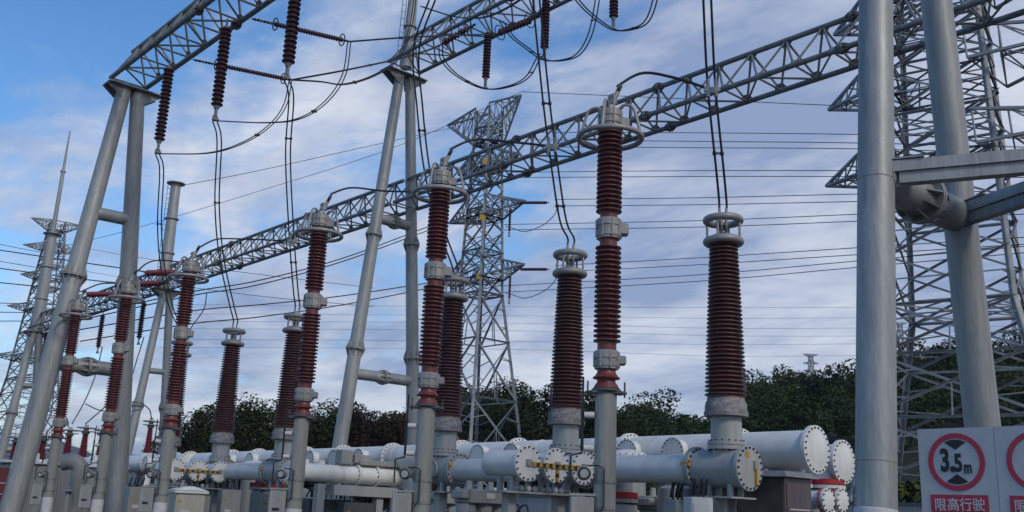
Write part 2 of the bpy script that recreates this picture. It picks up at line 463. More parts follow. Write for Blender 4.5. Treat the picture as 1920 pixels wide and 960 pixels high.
aframe('farthest A-frame at the left edge carrying a tall thin lightning mast', 75.3, ((20.0, 0), (22.9, 0)), ((21.2, 12.8), (21.6, 12.8)), .33, .26,
       [(9.0, .18, False), (4.5, .2, False)], (.55,), (20.6, 22.2, 12.82, .6), mast=((21.4, 75.3, 12.9), (21.4, 75.3, 20.2), .42, .34, True))
lm = MB(); p0 = V((21.4, 75.3, 20.25)); p1 = V((21.45, 75.3, 28.4)); lm.cyl(p0, p0+(p1-p0)*.6, .17, .14, 12); lm.cyl(p0+(p1-p0)*.6, p1, .10, .05, 10)
lm.lathe([(-.06, .2), (.06, .2)], p0+(p1-p0)*.6, (0, 0, 1), 12)
solo('lightning_rod', lm, GALV, 'thin tapering lightning rod rising from the mast at the left edge', 'lightning rod')
# nearest frame, two huge posts on the right, with a third raking strut
ar = aframe('nearest A-frame, two thick grey posts filling the right side of the view', YR, ((8.72, 0), (11.58, 0)), ((10.25, 14.35), (10.62, 14.35)), .195, .165,
       [(5.14, .2, True)], (), (9.55, 11.25, 14.38, .6))
mb = MB(); mb.cyl((10.45, 1.75, 0), (10.43, 4.5, 14.2), .2, .165, 24); ar.part('raking_strut', mb, GALV)
A1 = V((9.28, YR-.02, 5.16)); A2 = V((11.15, YR-.02, 5.14)); A3 = V((10.44, 2.66, 5.0))
for (a, e) in ((A1, V((10.40, 2.72, 5.22))), (A2, V((10.5, 2.72, 5.2)))):
    mb = MB(); d = (e-a).normalized(); mb.bar(a+d*.12+V((0, 0, .066)), e+V((0, 0, .066)), .15, .118, up=(0, 0, 1)); mb.bar(a+d*.2+V((0, 0, -.062)), e+V((0, 0, -.062)), .13, .118, up=(0, 0, 1)); mb.bar(a+d*.12+V((0, 0, .003)), e+V((0, 0, .003)), .19, .006, up=(0, 0, 1))
    mb.prism([(0, -.17), (0, .13), (.5, .10), (.5, -.10)], a+V((0, 0, 0)), d, (0, 0, 1), d.cross(V((0, 0, 1))), .012)
    mb.prism([(0, -.08), (.45, -.1), (.45, .1), (0, .08)], a+V((0, 0, .135)), d, d.cross(V((0, 0, 1))), (0, 0, 1), .012)
    ar.part('brace_beam', mb, GALV)
mb = MB(); lc = V((8.72+(10.25-8.72)*(1.76/14.35), YR, 1.76)); mb.lathe([(-.5, .2), (0, .2), (.01, .188)], lc, (1.53, 0, 14.35), 28); ar.part('white_band', mb, LABELW)

# ------------------------------------------------------------------ truss beams
def truss(label, X, Z, y0, y1, w=.57, h=1.1, pitch=1.12, r=.075, plates=()):
    t = Thing('truss_beam', label, 'truss beam', (X, y0, Z), 'triangular tubular truss beams')
    c = [(X-w, Z), (X+w, Z), (X, Z+h)]
    for (cx, cz) in c:
        mb = MB(); mb.cyl((cx, y0, cz), (cx, y1, cz), r, r, 14); ch = t.part('chord', mb, GALVD)
        jm = MB(); L_ = y1-y0; k = max(1, round(L_/7))
        for i in range(1, k):
            y = y0+L_*i/k; jm.lathe([(-.045, r*2), (-.006, r*2.05), (-.004, r*1.9), (.004, r*1.9), (.006, r*2.05), (.045, r*2)], (cx, y, cz), (0, 1, 0), 14)
            for q_ in range(8):
                a = q_*math.pi/4; d = V((math.cos(a), 0, math.sin(a)))
                for sg in (-1, 1): jm.prism([(r, .045*sg), (r*1.95, .045*sg), (r, .2*sg)], (cx, y, cz), d, (0, 1, 0), d.cross(V((0, 1, 0))), .012)
        if jm.v: t.part('chord_joint', jm, GALVD, ch)
    br = MB(); gp = MB(); n = round((y1-y0)/pitch); p = (y1-y0)/n
    for i in range(n+1):
        y = y0+i*p
        br.cyl((X-w, y, Z), (X+w, y, Z), .03, .03, 6, False)
        if i < n:
            ym = y+p/2
            for sx in (-1, 1):
                br.cyl((X+sx*w, y, Z), (X, ym, Z+h), .034, .034, 6, False); br.cyl((X, ym, Z+h), (X+sx*w, y+p, Z), .034, .034, 6, False)
                gp.prism([(-.2, .05), (.2, .05), (.1, .2), (-.1, .2)], (X+sx*w-.006, y+p if i < n-1 else y, Z), (0, 1, 0), V((-sx*w, 0, h)).normalized(), (1, 0, 0), .014)
            gp.prism([(-.2, -.05), (.2, -.05), (.1, -.2), (-.1, -.2)], (X-.006, ym, Z+h), (0, 1, 0), (0, 0, 1), (1, 0, 0), .014)
            if i % 2 == 0: br.cyl((X-w, y, Z), (X+w, y+p, Z), .03, .03, 6, False)
            else: br.cyl((X+w, y, Z), (X-w, y+p, Z), .03, .03, 6, False)
    t.part('bracing', br, GALVD); t.part('gusset_plate', gp, GALVD)
    em = MB()
    for y in (y0, y1): em.prism([(-w-.1, -.12), (w+.1, -.12), (0, h+.2)], (X, y-.008, Z), (1, 0, 0), (0, 0, 1), (0, 1, 0), .016)
    return t
truss('near truss beam climbing out of the top left from the capped A-frame', 10.25, 14.62, 5.2, 30.6)
truss('upper truss beam rising to the top edge from the two-level A-frame', 20.8, 18.8, 8.6, 30.4, .75, 1.2)
truss('long truss beam running behind the arresters from the thick right posts to the two-level A-frame', 21.38, 13.1, 5.0, 30.4)
truss('middle length of long truss beam left of the two-level A-frame, behind the arresters', 21.38, 13.1, 30.7, 52.7)
truss('farthest length of long truss beam at the left edge, behind the leaning front leg', 21.38, 13.1, 53.0, 75.4)

# ------------------------------------------------------------------ lattice towers
def lattice(label, cx, cy, s_base, z_waist, s_waist, z_top, s_top, arms, armdir, wd=.1, z0=0, panels=(4, 9), rot=0, full=True, signs=(), earth=None, name='lattice_tower', tophigh=True, group='steel lattice transmission towers'):
    c0 = V((cx, cy, z0)); t = Thing(name, label, 'lattice tower', c0, group)
    ex = V((math.cos(rot), math.sin(rot), 0)); ey = V((-math.sin(rot), math.cos(rot), 0))
    def s_at(z):
        if z < z_waist: return s_base+(s_waist-s_base)*(z-z0)/(z_waist-z0)
        return s_waist+(s_top-s_waist)*(z-z_waist)/(z_top-z_waist)
    def cor(k, z):
        s = s_at(z); sx, sy = ((-1, -1), (1, -1), (1, 1), (-1, 1))[k % 4]
        return V((cx, cy, z))+ex*(sx*s)+ey*(sy*s)
    for k in range(4):
        mb = MB(); f_ = mb.angle if full else mb.bar
        f_(cor(k, z0), cor(k, z_waist), wd*1.5); f_(cor(k, z_waist), cor(k, z_top), wd*1.3)
        t.part('leg', mb, TOWER)
    b1 = MB(); bw = wd*.75
    ad = b1.angle if (full and wd > .12) else b1.bar
    zs = [z0+(z_waist-z0)*(1-(1-i/panels[0])**1.15) for i in range(panels[0]+1)]
    for i in range(panels[0]):
        for k in range(4):
            a, b_, c, d = cor(k, zs[i]), cor(k+1, zs[i]), cor(k, zs[i+1]), cor(k+1, zs[i+1])
            ad(a, d, bw); ad(b_, c, bw); ad(c, d, bw)
            if full:
                mid = (a+b_+c+d)/4
                for p_, q_ in ((a, c), (b_, d)):
                    for u in (.33, .66): b1.bar(p_+(q_-p_)*u, (p_ if u < .5 else q_)+(mid-(p_ if u < .5 else q_))*.55, bw*.55)
                b1.bar((a+b_)/2, mid, bw*.55)
    zs = [z_waist+(z_top-z_waist)*i/panels[1] for i in range(panels[1]+1)]
    for i in range(panels[1]):
        for k in range(4):
            a, b_, c, d = cor(k, zs[i]), cor(k+1, zs[i]), cor(k, zs[i+1]), cor(k+1, zs[i+1])
            ad(a, d, bw*.9); ad(b_, c, bw*.9)
            if i % 2 == 1: ad(c, d, bw*.9)
            if full:
                mid = (a+b_+c+d)/4; b1.bar((a+c)/2, mid, bw*.5); b1.bar((b_+d)/2, mid, bw*.5)
    if full:
        for z in [zs[i] for i in range(0, panels[1], 2)]+[a_[0] for a_ in arms]:
            for k in (0, 1): b1.bar(cor(k, z), cor(k+2, z), bw*.6); b1.bar((cor(k, z)+cor(k+1, z))/2, (cor(k+2, z)+cor(k+3, z))/2, bw*.6)
            for k in range(4): b1.bar((cor(k, z)+cor(k+1, z))/2, (cor(k+1, z)+cor(k+2, z))/2, bw*.6); b1.bar(cor(k, z), cor(k+1, z), bw*.8)
    t.part('bracing', b1, TOWER)
    ad3 = V(armdir).normalized(); sd = V((-ad3.y, ad3.x, 0))
    tips = []
    for (z, ln, sg, hgt) in arms:
        s = s_at(z); mb = MB(); tip = V((cx, cy, z+(1. if z == arms[0][0] and tophigh else .3)*hgt))+ad3*(sg*(s+ln)); A = mb.bar
        roots = []
        for q_ in (-1, 1):
            lo = V((cx, cy, z))+ad3*(sg*s)+sd*(q_*s); hi = V((cx, cy, z+hgt))+ad3*(sg*s*.95)+sd*(q_*s_at(z+hgt))
            A(lo, tip, wd*.9); A(hi, tip, wd*.9); roots.append((lo, hi))
        n = 5 if full else 3
        for i in range(n):
            u, v_ = i/n, (i+1)/n; L0 = [r[0]+(tip-r[0])*u for r in roots]; H0 = [r[1]+(tip-r[1])*u for r in roots]; L1 = [r[0]+(tip-r[0])*v_ for r in roots]; H1 = [r[1]+(tip-r[1])*v_ for r in roots]
            mb.bar(L0[0], L0[1], bw*.6); mb.bar(L0[i % 2], L1[(i+1) % 2], bw*.6); mb.bar(H0[i % 2], H1[(i+1) % 2], bw*.6)
            for q_ in (0, 1): mb.bar(L1[q_], H0[q_], bw*.6); mb.bar(L0[q_], H0[q_], bw*.6)
        t.part('crossarm', mb, TOWER); tips.append(tip)
    if signs:
        for (k, z) in signs:
            mb = MB(); p = cor(k, z); mb.box(p, (.42, .05, .42), -CYAW); t.part('number_plate', mb, YEL)
    return t, tips
YD = (0, 1, 0)
pc = at(899, 600, d=70); 
tw, ct = lattice('middle lattice tower seen through the gantries, top crossarm above the long beam', pc.x, pc.y, 3.1, 16.6, 1.15, 30.8, .7,
    [(28.0, 2.7, -1, 3.0), (28.0, 4.3, 1, 3.0), (26.0, 2.7, -1, 1.5), (26.0, 2.5, 1, 1.5), (22.3, 3.4, -1, 1.5), (22.3, 3.2, 1, 1.5), (17.7, 3.4, -1, 1.5), (17.7, 3.2, 1, 1.5)], YD, .13, signs=((0, 26.3), (0, 22.0), (0, 17.6)))
tops = MB()
pr_ = at(1800, 600, d=46)
tw2, rt = lattice('huge near lattice tower behind the two thick posts on the right', pr_.x, pr_.y, 4.9, 11.6, 2.6, 42, 1.6,
    [(18.7, 4.2, 1, 1.7), (18.7, 7., -1, 1.7), (23.0, 4.0, 1, 1.7), (23.0, 7.0, -1, 1.7), (27.3, 3.6, 1, 1.7), (27.3, 6.6, -1, 1.7)], YD, .15, panels=(4, 13), rot=.25, tophigh=False)
pl_ = at(72, 640, d=130)
tw3, lt = lattice('distant many-armed lattice tower at the left edge behind the lightning mast', pl_.x, pl_.y, 4.7, 16, 2.5, 37.5, .8,
    [(36.2, 2.4, 1, 1.3), (36.2, 2.4, -1, 1.3), (33.4, 2.6, 1, .9), (33.4, 2.6, -1, .9), (29.4, 2.0, -1, .9), (29.4, 2.0, 1, .9), (25.0, 2.6, 1, .9), (25.0, 2.6, -1, .9), (18.4, 2.8, 1, .9), (18.4, 2.8, -1, .9)], (1, -.2, 0), .13, panels=(6, 14), full=True)
for (px, py, d, top_y, lab, ar_) in ((1521, 700, 420, 662, 'tiny lattice tower poking above the wooded hill', 3), (1908, 620, 300, 497, 'small distant lattice tower at the right edge behind the near one', 5), (1692, 690, 420, 600, 'small distant lattice tower just right of the thick front post', 4)):
    p = at(px, py, d=d); zt = at(px, top_y, d=d).z; zb = 0 if d < 350 else 12
    lattice(lab, p.x, p.y, 2.6, zb+(zt-zb)*.5, 1.3, zt, .7, [(zt-1.2-3.2*i, 2.6, sg, 1.) for i in range(ar_) for sg in (-1, 1)], tuple(R0), .22, z0=zb, panels=(3, 7), full=False)

# ------------------------------------------------------------------ arresters
def sheds(z0, z1, n, rc0, rs0, rc1=None, rs1=None, under=.25):
    rc1 = rc0 if rc1 is None else rc1; rs1 = rs0 if rs1 is None else rs1; out = [(z0, rc0)]; p = (z1-z0)/n
    for i in range(n):
        a = z0+i*p; k = (i+.5)/n; rc = rc0+(rc1-rc0)*k; rs = rs0+(rs1-rs0)*k
        out += [(a+p*.20, rc), (a+p*.30, rc+(rs-rc)*.4), (a+p*.36, rs*.985), (a+p*.47, rs), (a+p*.60, rs*.985), (a+p*.78, rc+(rs-rc)*.30), (a+p*.92, rc)]
    out.append((z1, rc1)); return out
CL = (-R0).normalized()   # sideways, towards the left of the street of arresters
def flange_can(mb, z0, z1, r, o):
    mb.lathe([(z0, r*.92), (z0+.03, r*.92), (z0+.035, r), (z0+.10, r), (z0+.105, r*.93), (z1-.105, r*.93), (z1-.10, r), (z1-.02, r), (z1, r*.9)], o, (0, 0, 1), 28)
    for k in range(8):
        a = 2*math.pi*(k+.3)/8; p = V(o)+V((math.cos(a)*r*.98, math.sin(a)*r*.98, 0)); mb.cyl(p+V((0, 0, z0+.02)), p+V((0, 0, z1-.02)), .016, .016, 6)
def make_arrester(X, Y, label):
    o = V((X, Y, 0)); t = Thing('surge_arrester', label, 'surge arrester', o, 'surge arresters on round grey poles')
    mb = MB(); mb.cyl(o, o+V((0, 0, 3.14)), .145, .138, 28); pole = t.part('support_pole', mb, POLE)
    mb = MB()
    for z in (2.03, 1.7): mb.lathe([(z-.02, .152), (z+.02, .152)], o, n=28).cut()
    t.part('clamp_band', mb, GALVD, pole)
    mb = MB(); mb.lathe([(1.1, .151), (1.52, .151)], o, n=28); t.part('number_plate', mb, LABELW, pole)
    mb = MB(); mb.prism([(-.2, -.13), (.2, -.13), (.27, 0), (.2, .13), (-.2, .13), (-.27, 0)], o+V((0, 0, 3.14)), R0, back, (0, 0, 1), .03)
    mb.lathe([(3.17, .19), (3.2, .19), (3.21, .15)], o, n=20)
    for a in (-.24, .24): mb.cyl(o+R0*a+V((0, 0, 3.1)), o+R0*a+V((0, 0, 3.3)), .012, .012, 6)
    t.part('base_plate', mb, DGREY)
    mb = MB(); mb.lathe([(3.21, .17), (3.25, .15), (3.29, .12), (3.33, .12), (3.335, .175), (3.35, .178), (3.37, .15), (3.42, .12), (3.46, .125)], o, n=28); t.part('base_insulator', mb, REDNECK)
    mb = MB(); flange_can(mb, 3.46, 3.70, .17, o); mb.box(o+R0*.19+V((0, 0, 3.58)), (.12, .13, .12), -CYAW, .015); t.part('base_flange', mb, ALU)
    mb = MB(); mb.lathe([(3.70, .125), (3.80, .125)], o, n=28).cut(); mb.lathe([(5.13, .118), (5.22, .118)], o, n=28).cut(); mb.lathe([(5.50, .118), (5.58, .118)], o, n=28).cut(); t.part('glazed_neck', mb, REDNECK)
    mb = MB(); mb.lathe(sheds(3.80, 5.13, 20, .128, .182, .124, .176), o, n=32); t.part('lower_insulator', mb, RUST, ang=70)
    mb = MB(); flange_can(mb, 5.22, 5.50, .172, o); mb.box(o+R0*.2+V((0, 0, 5.36)), (.13, .14, .16), -CYAW, .015); t.part('middle_flange', mb, ALU)
    mb = MB(); mb.lathe(sheds(5.58, 6.84, 19, .124, .178, .12, .172), o, n=32); t.part('upper_insulator', mb, RUST, ang=70)
    mb = MB(); flange_can(mb, 6.84, 7.08, .168, o); mb.box(o+R0*.2+V((0, 0, 6.9)), (.13, .14, .14), -CYAW, .015); t.part('top_flange', mb, ALU)
    mb = MB(); mb.torus(o+V((0, 0, 6.68)), .435, .038, n=56, mm=12); rg_ = t.part('grading_ring', mb, RINGM)
    mb = MB()
    for k in range(4):
        a = .5+k*math.pi/2; d = V((math.cos(a), math.sin(a), 0))
        mb.tube(smooth([o+d*.12+V((0, 0, 7.1)), o+d*.2+V((0, 0, 7.15)), o+d*.31+V((0, 0, 7.11)), o+d*.37+V((0, 0, 6.96)), o+d*.43+V((0, 0, 6.70))], 5), .022, 8).cut()
    t.part('ring_strut', mb, RINGM, rg_)
    mb = MB(); mb.cyl(o+V((0, 0, 7.07)), o+V((0, 0, 7.16)), .06, .05, 14); mb.box(o+V((.02, 0, 7.24)), (.03, .11, .2)); mb.box(o+V((.055, 0, 7.27)), (.035, .09, .12))
    for (yy, zz) in ((-.03, 7.22), (.03, 7.22), (-.03, 7.3), (.03, 7.3)): mb.cyl(o+V((-.02, yy, zz)), o+V((.1, yy, zz)), .013, .013, 6)
    mb.tube([o+V((.07, 0, 7.25)), o+V((.10, -.02, 7.36)), o+V((.15, -.05, 7.50))], .034, 10); t.part('terminal', mb, ALU)
    # discharge counter and earth lead on the side of the pole
    ld = MB(); s0 = o+CL*.30
    ld.tube([s0+V((0, 0, 3.35)), s0+V((0, 0, 2.40)), s0+CL*.0+V((0, 0, 2.38)), o+CL*.44+V((0, 0, 2.34)), o+CL*.44+V((0, 0, 1.98))], .014, 6)
    ld.tube([s0+V((0, 0, 2.98)), s0+V((0, 0, 2.42))], .022, 6)
    ld.tube([o+CL*.22+back*-.06+V((0, 0, 2.22)), o+CL*.10-back*.16+V((0, 0, 2.22)), o+CL*.03-back*.17+V((0, 0, 2.18)), o+CL*.03-back*.17+V((0, 0, 1.72)), o+CL*.08-back*.17+V((0, 0, 1.64))], .011, 6)
    t.part('earth_lead', ld, BLACK)
    for z in (2.86, 2.44):
        mb = MB(); mb.cyl(o+CL*.15+V((0, 0, z)), o+CL*.28+V((0, 0, z)), .045, .04, 12); t.part('standoff', mb, LABELW)
    mb = MB(); p = o+CL*.27-back*.03+V((0, 0, 2.12)); mb.lathe([(-.02, .05), (0, .085), (.16, .085), (.17, .075)], p+back*.08, -back, 20)
    ct_ = t.part('discharge_counter', mb, ALU); mb = MB(); mb.lathe([(0, .06), (.006, .058)], p-back*.09, -back, 20); t.part('dial', mb, GLASS, ct_); mb = MB(); mb.torus(p-back*.09, .066, .014, -back, 24, 8); t.part('bezel', mb, BLACK, ct_)
    mb = MB(); mb.box(o+CL*.29-back*.03+V((0, 0, 1.56)), (.30, .2, .54), -CYAW, .015); mb.box(o+CL*.2+V((0, 0, 1.86)), (.5, .16, .03), -CYAW); bx = t.part('terminal_box', mb, BOXG)
    mb = MB(); mb.box(o+CL*.30-back*.131+V((0, 0, 1.50)), (.13, .012, .05), -CYAW); t.part('handle', mb, BLACK, bx)
    return t
AY = [8.69, 12.50, 16.30, 22.14, 25.95, 29.76]
AL = ['tallest-looking red-brown arrester, its ringed top crossing the long beam right of the middle lattice tower', 'ringed red-brown arrester just left of the middle lattice tower, its pole before the white pipes',
      'ringed red-brown arrester left of the two-level A-frame, overlapping a bushing', 'ringed red-brown arrester beside the beige cabinet, third from the left',
      'ringed red-brown arrester in front of the right leg of the far left A-frame', 'smallest red-brown arrester, its ring crossing the leaning left leg at the far left']
a0 = make_arrester(9.46, AY[0], AL[0])
for y, l in zip(AY[1:], AL[1:]): dup(a0, (9.46, y, 0), l)

# ------------------------------------------------------------------ bushings
def make_bushing(X, Y, label):
    o = V((X, Y, 0)); t = Thing('gas_bushing', label, 'bushing', o+V((0, 0, 2.6)), 'tall brown bushings on the white pipes')
    mb = MB(); mb.lathe([(2.62, .235), (3.17, .235)], o, n=32); t.part('throat', mb, GREYP)
    mb = MB(); mb.lathe([(2.66, .29), (2.72, .29), (2.722, .27), (2.728, .27), (2.73, .29), (2.78, .29)], o, n=32); fl = t.part('lower_flange', mb, GREYP)
    mb = MB(); boltring(mb, o+V((0, 0, 2.72)), (0, 0, 1), .262, .085, 16, .013)
    t.part('bolt_ring', mb, BOLT, fl)
    mb = MB(); mb.lathe([(3.15, .30), (3.16, .335), (3.23, .34), (3.24, .32), (3.27, .325), (3.36, .315), (3.40, .29), (3.47, .28)], o, n=32); t.part('cemented_flange', mb, CEMENT)
    mb = MB(); mb.lathe(sheds(3.46, 5.92, 37, .258, .328, .158, .228), o, n=36); t.part('insulator', mb, BROWN, ang=70)
    mb = MB(); mb.lathe([(3.44, .29), (3.475, .275)], o, n=32); t.part('glazed_neck', mb, REDNECK)
    mb = MB(); mb.lathe([(5.90, .2), (5.94, .23), (6.0, .23), (6.02, .19), (6.05, .19)], o, n=28); t.part('top_cap', mb, ALU)
    for z, Rr in ((5.95, .268), (6.31, .268)):
        mb = MB(); mb.torus(o+V((0, 0, z)), Rr, .06, n=44, mm=12); t.part('corona_ring', mb, RINGM)
    mb = MB()
    for k in range(4):
        a = k*math.pi/2+.3; d = V((math.cos(a)*.27, math.sin(a)*.27, 0)); mb.cyl(o+d+V((0, 0, 5.95)), o+d+V((0, 0, 6.31)), .02, .02, 8).cut()
    t.part('ring_post', mb, RINGM)
    mb = MB(); mb.cyl(o+V((.04, -.03, 6.03)), o+V((.04, -.03, 6.30)), .03, .03, 10); mb.box(o+V((-.03, .02, 6.17)), (.035, .13, .27), -CYAW)
    for sx in (-.055, .055): mb.cyl(o+R0*sx+V((0, 0, 6.16)), o+R0*sx+V((0, 0, 6.52)), .026, .022, 10)
    t.part('terminal', mb, ALU)
    mb = MB()
    for zz in (6.09, 6.15, 6.21):
        for yy in (-.03, .03): mb.cyl(o+R0*(yy-.03)-back*.06+V((0, 0, zz)), o+R0*(yy-.03)+back*.02+V((0, 0, zz)), .018, .018, 6)
    t.part('terminal_bolt', mb, BOLT)
    return t
BX = 12.66; BY = [9.13, 12.59, 16.05, 22.58, 26.04, 29.50]
BL = ['nearest and largest brown bushing, standing clear right of the tallest arrester', 'brown bushing standing alone left of the tallest arrester, on the pipe with three round covers',
      'brown bushing half hidden behind the arrester beside the middle lattice tower', 'brown bushing half hidden by the arrester left of the two-level A-frame',
      'brown bushing standing clear above the beige cabinet on the far pipe', 'brown bushing almost hidden behind the third arrester from the left']
b0 = make_bushing(BX, BY[0], BL[0])
for y, l in zip(BY[1:], BL[1:]): dup(b0, (BX, y, 2.6), l)

# ------------------------------------------------------------------ gas-insulated pipework
def flange(t, c, ax, r, parent=None, th=.035, n=18, material=WHITE, gap=GREEN, name='flange', br=.016):
    c = V(c); mb = MB(); mb.lathe([(-th, r), (-.006, r), (-.005, r*.985), (.005, r*.985), (.006, r), (th, r)], c, ax, 32)
    f_ = t.part(name, mb, material, parent)
    mb = MB(); boltring(mb, c, ax, r*.9, th+.02, n, br); t.part('bolt_ring', mb, BOLT, f_)
    return f_
def cover(t, c, ax, r, parent=None, th=.03, n=20, dome=.0, material=WHITE, name='end_cover', br=.017):
    """blind cover facing along ax"""
    c = V(c); pf = [(-th, r), (th, r), (th+.002, r*.8)] + ([(th+dome*.7, r*.55), (th+dome, r*.2)] if dome else [(th+.004, r*.2)])
    mb = MB(); mb.lathe(pf, c, ax, 36); f_ = t.part(name, mb, material, parent)
    mb = MB(); boltring(mb, c, ax, r*.9, th+.022, n, br); t.part('bolt_ring', mb, BOLT, f_)
    return f_
def ypx(px, py, X): return at(px, py, X=X).y
def bus(label, X, Z, r, y0, y1, fl_px, port_px, red_px=(), flange_r=1.22, group='large horizontal busbar pipes'):
    t = Thing('busbar_pipe', label, 'pipe', (X, y0, Z), group)
    mb = MB(); mb.cyl((X, y0, Z), (X, y1, Z), r, r, 36); t.part('pipe_shell', mb, WHITE)
    cover(t, (X, y0-.03, Z), (0, -1, 0), r*1.24, None, .035, 22, .05)
    mb = MB(); y = y0+1.35
    while y < y1: mb.torus((X, y, Z), r, .011, (0, 1, 0), 36, 5).cut(); y += 2.7
    t.part('weld_seam', mb, WHITE)
    mb = MB(); mb.box((X-r*.62, y0-.075, Z+r*.1), (.12, .012, .16)).cut(); mb.box((X+.05, y0-.085, Z-.05), (.09, .02, .09)); t.part('rating_plate', mb, ALU)
    for px in fl_px:
        y = ypx(px, 845, X)
        if y > y1: continue
        flange(t, (X, y, Z), (0, 1, 0), r*flange_r, None, .05, 22)
        mb = MB(); mb.lathe([(0, r*flange_r*.98), (.55, r*1.12), (.56, r*1.0)], (X, y-.6, Z), (0, 1, 0), 32)
    for px in port_px:
        y = ypx(px, 845, X)
        if y > y1: continue
        mb = MB(); mb.cyl((X-r*.7, y, Z-.02), (X-r-.14, y, Z-.02), .235, .235, 28); p_ = t.part('side_port', mb, WHITE)
        cover(t, (X-r-.16, y, Z-.02), (-1, 0, 0), .265, p_, .02, 18, 0, WHITE, 'port_cover', .013)
    for px in red_px:
        y = ypx(px, 845, X); mb = MB(); mb.lathe([(-.045, r*flange_r+.012), (.045, r*flange_r+.012)], (X, y+.12, Z), (0, 1, 0), 32); t.part('red_band', mb, REDP)
    sp = MB(); y = y0+.9
    while y < y1:
        sp.box((X, y, (Z-r)/2), (.22, .16, Z-r)); sp.box((X, y, Z-r-.03), (.7, .3, .05)).cut(); y += 3.4
    t.part('support', sp, GREYP)
    return t
bus('front long white busbar pipe ending in a bolted dish behind the nearest bushing', 15.5, 2.87, .335, 9.36, 33.5,
    (1390, 1182, 973, 866, 737, 645, 575, 487, 437, 372), (1292, 1206, 989, 926, 702, 655, 610, 497, 455), (866,))
bus('rear white busbar pipe with its end cover beside the thick front post', 17.6, 2.80, .335, 10.05, 33.0, (1180, 960, 860, 640), (), ())
bus('far white busbar pipe behind the left arresters, beyond the wood', 15.5, 2.87, .335, 34.2, 58.0, (330, 285, 225, 180, 130), (300, 255, 205), ())

LBL3 = {}
def lower_run(label, Y):
    """branch pipe through the first bushing's tank to the next one"""
    Z = 2.385; t = Thing('branch_pipe', label, 'pipe', (BX, Y, Z), 'branch pipes under the bushings')
    mb = MB(); mb.cyl((BX, Y-.34, Z), (BX, Y+.52, Z), .285, .285, 36); tk = t.part('tee_tank', mb, GREYP)
    mb = MB(); mb.cyl((BX, Y, Z), (BX, Y, Z+.30), .235, .235, 28); t.part('tee_neck', mb, GREYP, tk)
    cover(t, (BX, Y-.38, Z), (0, -1, 0), .335, tk, .03, 20, .012, GREYP)
    flange(t, (BX, Y+.55, Z), (0, 1, 0), .33, tk, .045, 20, GREYP)
    mb = MB(); mb.lathe([(-.009, .333), (.009, .333)], (BX, Y+.55, Z), (0, 1, 0), 32); t.part('gasket', mb, GREEN, tk)
    mb = MB(); mb.cyl((BX, Y+.6, Z), (BX, Y+2.75, Z), .222, .222, 32); t.part('pipe_shell', mb, WHITE)
    mb = MB(); mb.box((BX+.12, Y-.43, Z+.05), (.09, .05, .13)).cut(); mb.box((BX-.04, Y+.5, Z+.02), (.05, .2, .05)) ; t.part('link_bracket', mb, ALU)
    mb = MB(); mb.box((BX+.13, Y-.44, Z-.13), (.04, .03, .22)).cut(); mb.box((BX-.30, Y+.55, Z+.05), (.05, .16, .06)); t.part('yellow_strap', mb, YEL)
    mb = MB()
    for (dx, dy) in ((-.13, -.15), (.13, -.15), (-.13, .25), (.13, .25)): mb.cyl((BX+dx, Y+dy, Z-.42), (BX+dx, Y+dy, Z-.24), .05, .05, 12).cut()
    t.part('foot', mb, GREYP)
    mb = MB(); mb.box((BX, Y+.05, Z-.435), (.62, .7, .025)); mb.box((BX, Y+.05, .97), (.24, .012, 1.94)); mb.box((BX-.12, Y+.05, .97), (.012, .24, 1.94)); mb.box((BX+.12, Y+.05, .97), (.012, .24, 1.94))
    for sx in (-1, 1): mb.bar((BX, Y+.05, 1.55), (BX+sx*.28, Y+.05, 1.93), .05)
    t.part('support', mb, GREYP)
    mb = MB(); mb.cyl((BX-.06, Y-.418, Z+.2), (BX-.06, Y-.424, Z+.2), .05, .05, 16); t.part('round_label', mb, YEL)
    return t
lr = lower_run('grey tee tank and white branch pipe under the nearest bushing', BY[0])
dup(lr, (BX, BY[3], 2.385), 'grey tee tank and white branch pipe under the half-hidden bushing left of the two-level A-frame')
